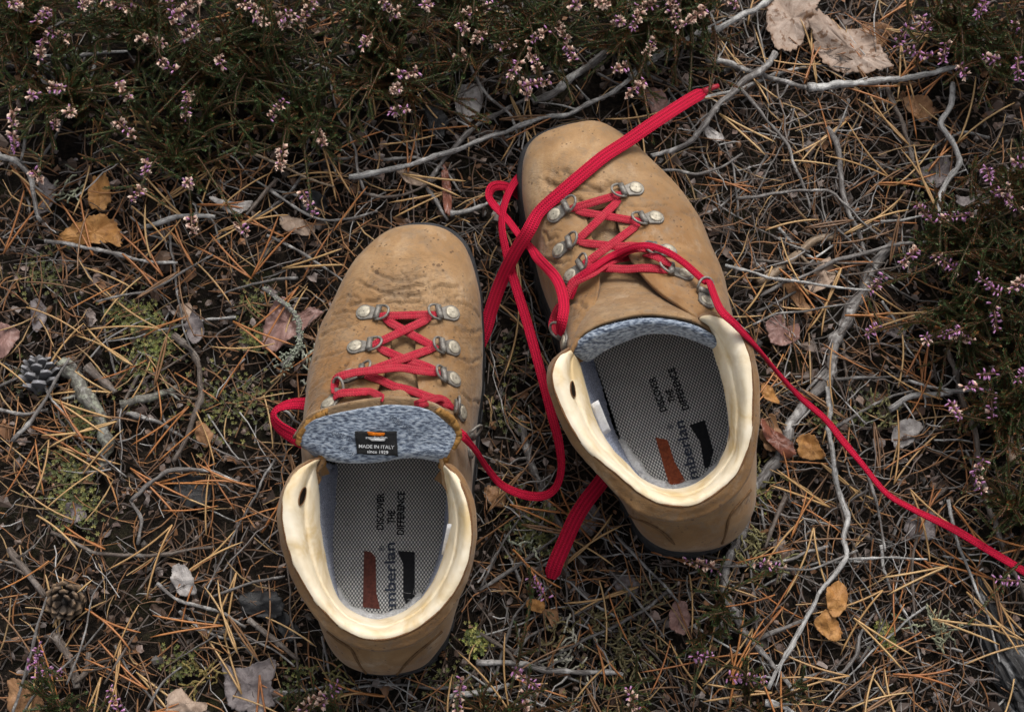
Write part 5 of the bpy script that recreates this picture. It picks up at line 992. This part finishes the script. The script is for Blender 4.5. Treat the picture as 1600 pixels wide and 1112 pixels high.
def flower_spike(tip, d, n, fresh, parent):
    """slender lilac bells and faded cream ones crowded round a shoot"""
    m = MB(); d = d/np.linalg.norm(d); s1 = np.cross(d, UP); s1 /= np.linalg.norm(s1)+1e-9; n1 = np.cross(s1, d)
    n = int(n*1.5); L = .00092*n; m.tube([tip-d*L, tip-d*L*.5, tip], [.0006, .0006, .0003], 5, (.12, .06, .035))
    fr0 = rng.uniform(-.25, .25)
    for k in range(n):
        f = k/(n-1); a = k*2.4+rng.normal(0, .3); o = s1*math.cos(a)+n1*math.sin(a)
        p = tip-d*L*(1-f); ax = o*.8+d*rng.uniform(-.1, .6)+np.array([0, 0, -.15]); ax += rng.normal(0, .22, 3); ax /= np.linalg.norm(ax)
        u = np.cross(ax, [.2, .5, .84]); u /= np.linalg.norm(u); v = np.cross(ax, u); l = rng.uniform(.0029, .0043)*(1-.25*f)
        new = rng.random() < fresh+fr0
        if new: cb, ctip = np.array([.42, .13, .36])*rng.uniform(.8, 1.2), np.array([.66, .38, .60])*rng.uniform(.8, 1.2)
        else: cb, ctip = np.array([.50, .26, .20])*rng.uniform(.7, 1.1), np.array([.82, .63, .50])*rng.uniform(.85, 1.15)
        q0 = p+ax*.0010; k0 = rng.uniform(.85, 1.15); wd = (.19 if new else .34)*k0
        verts = [q0]; col = [np.array([.20, .07, .06])]
        for hh, rr, cl in ((.22, wd*.8, cb), (.6, wd, (cb+ctip)/2), (1.0, wd*(1.15 if not new else .75), ctip)):
            for j in range(6):
                b = 2*math.pi*j/6; verts.append(q0+ax*l*(hh-(.30 if hh == 1 and j % 2 else 0))+(u*math.cos(b)+v*math.sin(b))*l*rr*(1.25 if hh == 1 and j % 2 == 0 else 1)); col.append(cl if j % 2 == 0 else cl*.8)
        fs = [(0, 1+(j+1) % 6, 1+j) for j in range(6)]+[(1+6*r_+j, 1+6*r_+(j+1) % 6, 7+6*r_+(j+1) % 6, 7+6*r_+j) for r_ in (0, 1) for j in range(6)]
        m.add(verts, fs, np.array(col)); m.tube([p, q0], .00022, 3, (.12, .06, .025), cap=False)
        if rng.random() < .7:                                  # green bracts
            e_ = q0+ax*l*.3+u*l*.25; m.add([p, p+u*.0004+ax*.001, e_, p-u*.0003+ax*.001], [(0, 1, 2, 3)], (.07, .085, .02))
    return build(m, 'flower_spike', TINT_S, parent, tip)
SP = {'top': [(60, 30), (97, 58), (63, 85), (170, 3), (267, 7), (302, 5), (303, 47), (248, 66), (258, 100), (345, 98), (398, 14), (412, 34), (450, 22), (445, 40), (487, 7), (198, 150), (50, 150), (93, 138), (20, 190), (23, 227), (110, 175), (85, 193), (200, 205), (290, 177), (427, 177), (503, 220), (227, 267), (293, 285), (212, 305), (438, 257), (300, 355), (380, 358), (487, 327), (60, 277), (600, 5), (620, 18), (730, 22), (724, 44), (746, 60), (786, 72), (570, 67), (716, 90), (626, 116), (622, 138), (630, 170), (835, 60), (883, 57), (893, 87), (838, 103), (850, 127), (800, 113), (823, 143), (938, 5), (970, 34), (992, 38), (1013, 80), (966, 107), (986, 143), (1053, 7), (1058, 37), (1076, 33), (1146, 5), (770, 8), (665, 8), (130, 8), (20, 5), (900, 8), (1000, 10)],
      'right': [(1446, 40), (1406, 63), (1426, 80), (1474, 90), (1543, 90), (1506, 113), (1592, 117), (1546, 277), (1590, 253), (1583, 320), (1440, 327), (1480, 340), (1560, 300), (1414, 408), (1468, 404), (1366, 448), (1361, 518), (1536, 438), (1586, 448), (1448, 531), (1480, 521), (1556, 504), (1511, 529), (1540, 584), (1514, 604), (1549, 618), (1594, 589), (1498, 648), (1528, 731), (1526, 745), (1566, 905), (1585, 40), (1530, 20)],
      'low': [(835, 910), (1080, 876), (1212, 886), (1105, 1025), (1185, 1060), (985, 1085), (835, 1070), (820, 1088), (715, 1105), (520, 1078), (492, 1092), (85, 1050), (175, 1085), (60, 1018)]}
BASES = [((40, 40), 'top'), ((110, 160), 'top'), ((230, 60), 'top'), ((330, 120), 'top'), ((290, 250), 'top'), ((420, 60), 'top'), ((465, 190), 'top'), ((595, 40), 'top'), ((610, 130), 'top'), ((735, 35), 'top'), ((845, 60), 'top'), ((980, 40), 'top'), ((1085, 10), 'top'),
         ((1480, 60), 'right'), ((1570, 110), 'right'), ((1590, 300), 'right'), ((1490, 380), 'right'), ((1590, 430), 'right'), ((1500, 500), 'right'), ((1580, 560), 'right'), ((1560, 650), 'right'), ((1590, 800), 'right'),
         ((1110, 965), 'low'), ((1185, 1100), 'low'), ((960, 1110), 'low'), ((790, 1120), 'low'), ((505, 1118), 'low'), ((110, 1112), 'low')]
HL = {'top': ('dark heather plant with faded cream and pink flowers beyond the toes', 'heather plants beyond the boot toes'),
      'right': ('heather plant with fresh purple-pink bells and rusty green shoots beside the trailing lace', 'heather plants beside the trailing lace'),
      'low': ('small sprawling heather with a few purple flower spikes behind the heels', 'low heather plants behind the heels')}
OWN = {(110, 160): 'heather plant with cream bells growing over the old grey pine cone', (290, 250): 'heather plant with few flowers just beyond the small dull orange leaf', (610, 130): 'heather plant with drooping cream spikes beside the black bark lump',
       (735, 35): 'heather plant with the densest cream and pink flower clusters', (845, 60): 'heather plant flowering above the whitish birch bark and stout grey branch', (980, 40): 'heather plant flowering over the bleached forked branch', (1085, 10): 'heather plant between the bleached forked branch and the spotted leaf',
       (465, 190): 'heather plant hanging over the pale bowed twig and dark bark knob', (1480, 60): 'purple heather plant reaching towards the large pale speckled leaf', (1490, 380): 'purple heather plant at the foot of the crooked silver stem', (1560, 650): 'purple heather plant over the long dark brown stem', (1590, 800): 'heather sprig with one purple spike over the lace by the charred log',
       (1110, 965): 'sprawling heather with purple spikes right behind the heel of the laced boot', (505, 1118): 'small heather tuft below the heel of the boot with folded tongue', (110, 1112): 'small purple heather tuft below the dark pine cone', (960, 1110): 'small heather tuft beside the level grey stick'}
plants = []
for (bx, by), kd in BASES:
    p = G(bx, by, 0); o = empty('heather_plant', p, OWN.get((bx, by), HL[kd][0]), 'heather', HL[kd][1]); plants.append([o, (bx, by), kd, MB(), MB(), p])
def shoot(pl, tip, lift_mid, leaf_from, rust, r=.0009):
    o, bpx, kd, stm, fol, p = pl
    mid = (p+tip)/2; mid[2] = max(p[2], tip[2]*.55)+lift_mid; mid[:2] += rng.normal(0, .008, 2)
    path = resample(catmull([p+np.append(rng.normal(0, .006, 2), 0), mid, tip], 10), 24)
    stm.tube(path, np.linspace(r*1.2, r*.5, 24), 5, np.array([.13, .065, .035])*rng.uniform(.5, 1.2), cap=True)
    leafy(fol, path, leaf_from, .0011, .0021, GREENS, rust)
    for k in range(rng.integers(4, 9)):
        i = rng.integers(int(24*leaf_from), 22); t_ = path[i+1]-path[i]; t_ /= np.linalg.norm(t_); d = t_*.7+rng.normal(0, .55, 3); d[2] = d[2]*.5+.15; d /= np.linalg.norm(d)
        L = rng.uniform(.008, .022); sp = np.array([path[i]+d*L*f+np.array([0, 0, .2*L*f*f]) for f in np.linspace(0, 1, 6)])
        if any(blocked(q, False) for q in sp): continue
        stm.tube(sp, np.linspace(.0005, .0003, 6), 4, (.10, .05, .025), cap=False); leafy(fol, sp, .1, .0009, .0020, GREENS, rust)
    return path
for kd in SP:
    for (sx, sy) in SP[kd]:
        pl = min((q for q in plants if q[2] == kd), key=lambda q: (q[1][0]-sx)**2+(q[1][1]-sy)**2)
        z = {'top': rng.uniform(.045, .085), 'right': rng.uniform(.05, .09), 'low': rng.uniform(.028, .05)}[kd]
        if (sx, sy) == (1080, 876): z = .05
        tip = P(sx, sy, z); path = shoot(pl, tip, .012, .3 if kd != 'low' else .45, .22 if kd != 'right' else .3)
        d = path[-1]-path[-5]; d[:2] += rng.normal(0, .5*np.linalg.norm(d), 2); n = int(rng.integers(8, 17)) if kd != 'low' else int(rng.integers(12, 18))
        flower_spike(tip+d/np.linalg.norm(d)*.004, d, n, {'top': .36, 'right': .82, 'low': .75}[kd], pl[0])
for pl in plants:                                         # leafy shoots without flowers
    kd = pl[2]; n = {'top': 26, 'right': 22, 'low': 3}[kd]
    for k in range(n):
        for _ in range(8):
            rx = {'top': 95, 'right': 75, 'low': 60}[kd]
            tx, ty = pl[1][0]+rng.normal(0, rx), pl[1][1]+rng.normal(0, rx*.75)
            if kd == 'right' and tx < 1420: continue
            if kd == 'top' and (ty > 260 or 1170 < tx): continue
            if kd == 'right' and tx < 1440 and ty < 160: continue
            tip = P(tx, ty, rng.uniform(.015, .065))
            if not blocked(tip, False): break
        else: continue
        shoot(pl, tip, .008, .15, rng.choice([.05, .1, .5]))
    build(pl[3], 'stems', TINT, pl[0], pl[5]); build(pl[4], 'foliage', TINT_L, pl[0], pl[5], smooth=False)

# --- pine needles: individuals on top
NM = [m_needle('needle_tan', (.56, .36, .16), (.44, .25, .10)), m_needle('needle_orange', (.46, .185, .055), (.34, .125, .040)), m_needle('needle_brown', (.26, .135, .06), (.17, .09, .045))]
def needle_geo(mb, L, w, bend, pair, c=None, twist=0, og=np.zeros(3), rz=0, tilt=0, segs=5):
    for s in ((-1, 1) if pair else (0,)):
        sp = s*rng.uniform(.03, .16) if pair else 0; p = []
        for f in np.linspace(0, 1, segs+1):
            x = L*f; y = bend*L*f*f*(1 if not pair else s)+sp*L*f; p.append((x-L*.5, y, tilt*L*(f-.5)+.0002*s))
        p = np.array(p); cr, sr = math.cos(rz), math.sin(rz); p = np.stack([p[:, 0]*cr-p[:, 1]*sr, p[:, 0]*sr+p[:, 1]*cr, p[:, 2]], 1)+og
        mb.tube(p, w*np.array([.8]+[1]*(segs-1)+[.3]), 4, c, cap=True, squash=.6)
variants = []
for k in range(14):
    m = MB(); needle_geo(m, rng.uniform(.032, .052), rng.uniform(.00050, .00074), rng.choice([-1, 1])*rng.uniform(.03, .24), k % 2 == 0, segs=7)
    me = m.mesh('pine_needle'); me.materials.append(NM[[0, 0, 1, 1, 1, 2, 0][k % 7]]); variants.append(me)
def shade(px, py):                         # where heather or roots cover the ground few needles lie on top
    return (py < 175 and px < 1120 and not (560 < px < 720 and py > 110)) or (px > 1470 and py < 760)
cnt = 0
while cnt < 300:
    px, py = rng.uniform(-5, 1605), rng.uniform(-5, 1117)
    if shade(px, py) and rng.random() < .88: continue
    p = G(px, py, rng.uniform(.014, .021)); a = rng.uniform(0, math.pi)
    if any(blocked(p+np.array([math.cos(a), math.sin(a), 0])*q, False) for q in (-.024, -.012, 0, .012, .024)): continue
    o = bpy.data.objects.new('pine_needle', variants[rng.integers(0, len(variants))]); COL.objects.link(o)
    o.location = p; o.rotation_euler = (rng.normal(0, .1), rng.normal(0, .09), a+(math.pi if rng.random() < .5 else 0))
    tag(o, 'dry tan or rust-coloured pine needle lying on top of the litter', 'pine needle', 'dry pine needles scattered on top of the litter'); cnt += 1

# --- thin grey twigs, individuals
for k in range(150):
    for _ in range(20):
        px, py = rng.uniform(0, 1600), rng.uniform(60, 1112)
        if px < 420 and rng.random() < .55: continue
        a = rng.uniform(0, 2*math.pi); L = rng.uniform(.035, .11); p = G(px, py, rng.uniform(.006, .017)); d = np.array([math.cos(a), math.sin(a), 0])
        pts = [p-d*L*.5, p-d*L*.15+rng.normal(0, L*.035, 3)*np.array([1, 1, .15]), p+d*L*.2+rng.normal(0, L*.04, 3)*np.array([1, 1, .15]), p+d*L*.5+rng.normal(0, L*.07, 3)*np.array([1, 1, .1])]
        pa = jitter_path(pts, .003, .0003)
        if not any(blocked(q, False) for q in pa): break
    else: continue
    r = rng.uniform(.0005, .0013); m = MB(); m.tube(pa, np.linspace(r, r*.5, len(pa))*np.array([1+.25*noise.noise(Vector(q*300)) for q in pa]), 6, np.array([1, 1, 1])*rng.uniform(.7, 1.25))
    o = build(m, 'twig', [T_GREY, T_GREY, T_SILVER, T_BROWN][rng.integers(0, 4)], None, p)
    tag(o, 'hair-thin weathered heather twig among the pine needles', 'twig', 'hair-thin twigs among the needles')

# --- the uncountable rest: old needles, fibres, crumbs, moss, lichen
def scatter(n, xr=(-.52, .52), yr=(-.42, .50)):
    return rng.uniform(*xr, n), rng.uniform(*yr, n)
def gz_arr(x, y): return np.array([gz(a, b) for a, b in zip(x, y)])
def lines(n, Lr, bend, zmax, tilt, m, keep=None, wide=False):
    x, y = scatter(n, (-.9, .9), (-.75, 1.0)) if wide else scatter(n)
    if keep is not None: k = keep(x, y); x, y = x[k], y[k]
    n = len(x); a = rng.uniform(0, 2*np.pi, n); L = rng.uniform(*Lr, n); f = np.linspace(-.5, .5, m)[None]
    b = rng.normal(0, bend, n)[:, None]; lx = L[:, None]*f; ly = b*L[:, None]*(f*f*4-.5)*.5+rng.normal(0, .022, (n, m))*L[:, None]*(m > 4)
    px = x[:, None]+lx*np.cos(a)[:, None]-ly*np.sin(a)[:, None]; py = y[:, None]+lx*np.sin(a)[:, None]+ly*np.cos(a)[:, None]
    lay = rng.random(n); pz = gz_arr(x, y)[:, None]+.001+zmax*lay[:, None]+rng.normal(0, tilt, n)[:, None]*lx
    pts = np.stack([px, py, pz], -1); ok = ~blocked_arr(pts[..., :2]).any(1)
    return pts[ok], lay[ok]
OLD = np.array([(.46, .29, .13), (.38, .175, .062), (.30, .125, .042), (.21, .105, .048), (.15, .082, .045), (.10, .06, .04), (.20, .15, .12)])
def thin(x, y): return rng.random(len(x)) < np.where((y > .145) & (x < .14) | (x > .275) & (y > -.08), .55, 1.0)
pts, lay = lines(13500, (.014, .046), .19, .0135, .12, 4, thin)
outside = lambda x, y: (np.abs(x) > .5) | (y < -.4) | (y > .48)
p2, l2 = lines(14000, (.02, .05), .19, .012, .12, 4, outside, True); pts = np.concatenate([pts, p2]); lay = np.concatenate([lay, l2])
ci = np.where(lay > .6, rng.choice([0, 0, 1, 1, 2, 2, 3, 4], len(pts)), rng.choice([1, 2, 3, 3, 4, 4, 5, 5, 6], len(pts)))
c = OLD[ci]*rng.uniform(.6, 1.15, (len(pts), 1))*(.45+.7*lay[:, None]); w = rng.uniform(.00034, .00062, len(pts))  # deeper needles coloured darker, painting the shade of the gaps
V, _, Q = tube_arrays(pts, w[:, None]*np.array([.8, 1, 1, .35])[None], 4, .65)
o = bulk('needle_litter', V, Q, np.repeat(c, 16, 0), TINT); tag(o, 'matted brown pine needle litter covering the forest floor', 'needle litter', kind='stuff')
GC = np.array([(.22, .195, .18), (.15, .125, .112), (.34, .32, .30), (.12, .085, .068), (.46, .44, .42), (.085, .06, .048)])
pts, lay = lines(10500, (.008, .050), .08, .0145, .10, 6, lambda x, y: (rng.random(len(x)) < np.where(x < -.08, .45, 1.0)) & thin(x, y))
c = GC[rng.integers(0, 6, len(pts))]*rng.uniform(.55, 1.15, (len(pts), 1))*(.4+.75*lay[:, None]); w = rng.uniform(.0002, .00065, len(pts))*rng.choice([1, 1, 1, 1.5], len(pts))  # fibres lose brightness with depth: shade painted into their colour
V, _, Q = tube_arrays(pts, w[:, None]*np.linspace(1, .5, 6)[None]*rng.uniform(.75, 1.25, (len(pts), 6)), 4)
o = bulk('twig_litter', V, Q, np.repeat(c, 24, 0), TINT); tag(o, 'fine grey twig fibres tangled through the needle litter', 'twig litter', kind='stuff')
CC = np.array([(.13, .078, .05), (.07, .045, .033), (.19, .13, .10), (.25, .12, .055), (.28, .225, .20), (.035, .028, .024), (.21, .145, .12), (.10, .06, .042)])
x, y = scatter(19000); ok = ~blocked_arr(np.stack([x, y], -1)); x, y = x[ok], y[ok]; n = len(x)
cen_ = np.stack([x, y, gz_arr(x, y)+.001+.011*rng.random(n)**1.6], -1)
s_ = rng.uniform(.0009, .0040, n)*np.where(rng.random(n) < .09, 2.0, 1); nn = unit(rng.normal(0, 1, (n, 3))+np.array([0, 0, 1.5])); u = unit(cross(nn, rng.normal(0, 1, (n, 3)))); v_ = cross(nn, u)
b = np.linspace(0, 2*np.pi, 7, endpoint=False)
ring = cen_[:, None]+(u[:, None]*(np.cos(b)*rng.uniform(.5, 1.25, (n, 7)))[..., None]+v_[:, None]*(np.sin(b)*rng.uniform(.25, .95, (n, 7)))[..., None])*s_[:, None, None]+nn[:, None]*(rng.normal(0, .18, (n, 7))*s_[:, None])[..., None]
V = np.concatenate([ring, (cen_+nn*s_[:, None]*.25)[:, None]], 1).reshape(-1, 3)
Q = (np.arange(n)[:, None, None]*8+np.array([(i, (i+1) % 7, 7) for i in range(7)])[None]).reshape(-1, 3)
o = bulk('bark_crumbs', V, Q, np.repeat(CC[rng.integers(0, 8, n)]*rng.uniform(.6, 1.3, (n, 1)), 8, 0), TINT, False); tag(o, 'small brown bark crumbs and leaf scraps in the litter', 'bark crumbs', kind='stuff')
m = MB(); MG = [(.13, .15, .028), (.085, .105, .022), (.20, .20, .045), (.055, .07, .018), (.25, .23, .065)]
for (px, py, rp, n, br) in [(215, 495, 30, 170, 1.2), (245, 540, 34, 230, 1.3), (185, 488, 22, 90, 1), (395, 528, 18, 90, 1.0), (400, 470, 26, 70, .8), (110, 745, 40, 260, 1.0), (118, 790, 36, 220, .9), (330, 640, 50, 170, .8), (65, 430, 34, 130, .7), (745, 1008, 14, 110, 1.9), (740, 990, 12, 70, 1.8), (830, 825, 40, 260, .8), (280, 1040, 24, 120, .9), (1380, 985, 14, 70, 1.4), (1390, 1005, 10, 40, 1.4), (1180, 770, 26, 90, .9), (390, 625, 36, 130, .8), (130, 660, 26, 170, .8), (1290, 660, 20, 60, .8), (970, 1060, 60, 130, .7), (700, 1060, 50, 120, .7), (210, 580, 40, 140, .8), (40, 590, 30, 60, .6), (790, 650, 30, 60, .6), (800, 560, 40, 80, .6), (1360, 640, 30, 60, .7), (460, 1060, 30, 60, .9), (1450, 290, 40, 60, .6)]:
    for k in range(n):
        p = G(px+rng.normal(0, rp*.6), py+rng.normal(0, rp*.6), rng.uniform(.004, .014))
        if blocked(p): continue
        c = np.array(MG[rng.integers(0, 5)])*br*rng.uniform(.7, 1.2); nl = 6; s_ = rng.uniform(.0009, .0021)
        ax = np.array([rng.normal(0, .3), rng.normal(0, .3), 1])
        for j in range(nl):
            b = 2*math.pi*j/nl+rng.normal(0, .3); d = np.array([math.cos(b), math.sin(b), rng.uniform(.1, .7)]); t_ = np.array([-math.sin(b), math.cos(b), 0])
            m.add([p, p+d*s_*.5+t_*s_*.22, p+d*s_, p+d*s_*.5-t_*s_*.22], [(0, 1, 2, 3)], c)
o = build(m, 'moss', TINT_L, smooth=False); tag(o, 'low yellow-green moss tufts growing between the needles', 'moss', kind='stuff')
m = MB()
for (px, py, n, c) in [(940, 965, 26, (.13, .11, .045)), (985, 1000, 30, (.12, .10, .045)), (1000, 1030, 22, (.14, .115, .05)), (870, 985, 16, (.15, .12, .05)), (1185, 745, 20, (.16, .14, .04)), (1175, 850, 26, (.15, .13, .05)), (1205, 870, 18, (.13, .12, .045)), (1010, 920, 16, (.13, .11, .05)), (1465, 985, 26, (.26, .27, .17)), (820, 850, 14, (.34, .36, .27)), (895, 1020, 18, (.40, .38, .30)), (310, 1050, 18, (.20, .15, .04)), (520, 1060, 16, (.16, .14, .04)), (480, 565, 14, (.36, .38, .30)), (1395, 645, 14, (.16, .15, .06)), (100, 300, 10, (.34, .36, .24))]:
    for k in range(n):
        p = G(px+rng.normal(0, 16), py+rng.normal(0, 13), rng.uniform(.008, .015)); d = rng.normal(0, 1, 3); d[2] = abs(d[2])*.5
        if blocked(p, False): continue
        for lev in range(3):
            d = d+rng.normal(0, .7, 3); d /= np.linalg.norm(d); q = p+d*rng.uniform(.003, .006)*np.array([1, 1, .6]); m.tube([p, (p+q)/2+rng.normal(0, .0005, 3), q], [.0008, .00065, .0005], 5, np.array(c)*rng.uniform(.7, 1.3), squash=.45); p = q
o = build(m, 'lichen', TINT_L); tag(o, 'olive and pale grey branching lichen scraps in the litter', 'lichen', kind='stuff')
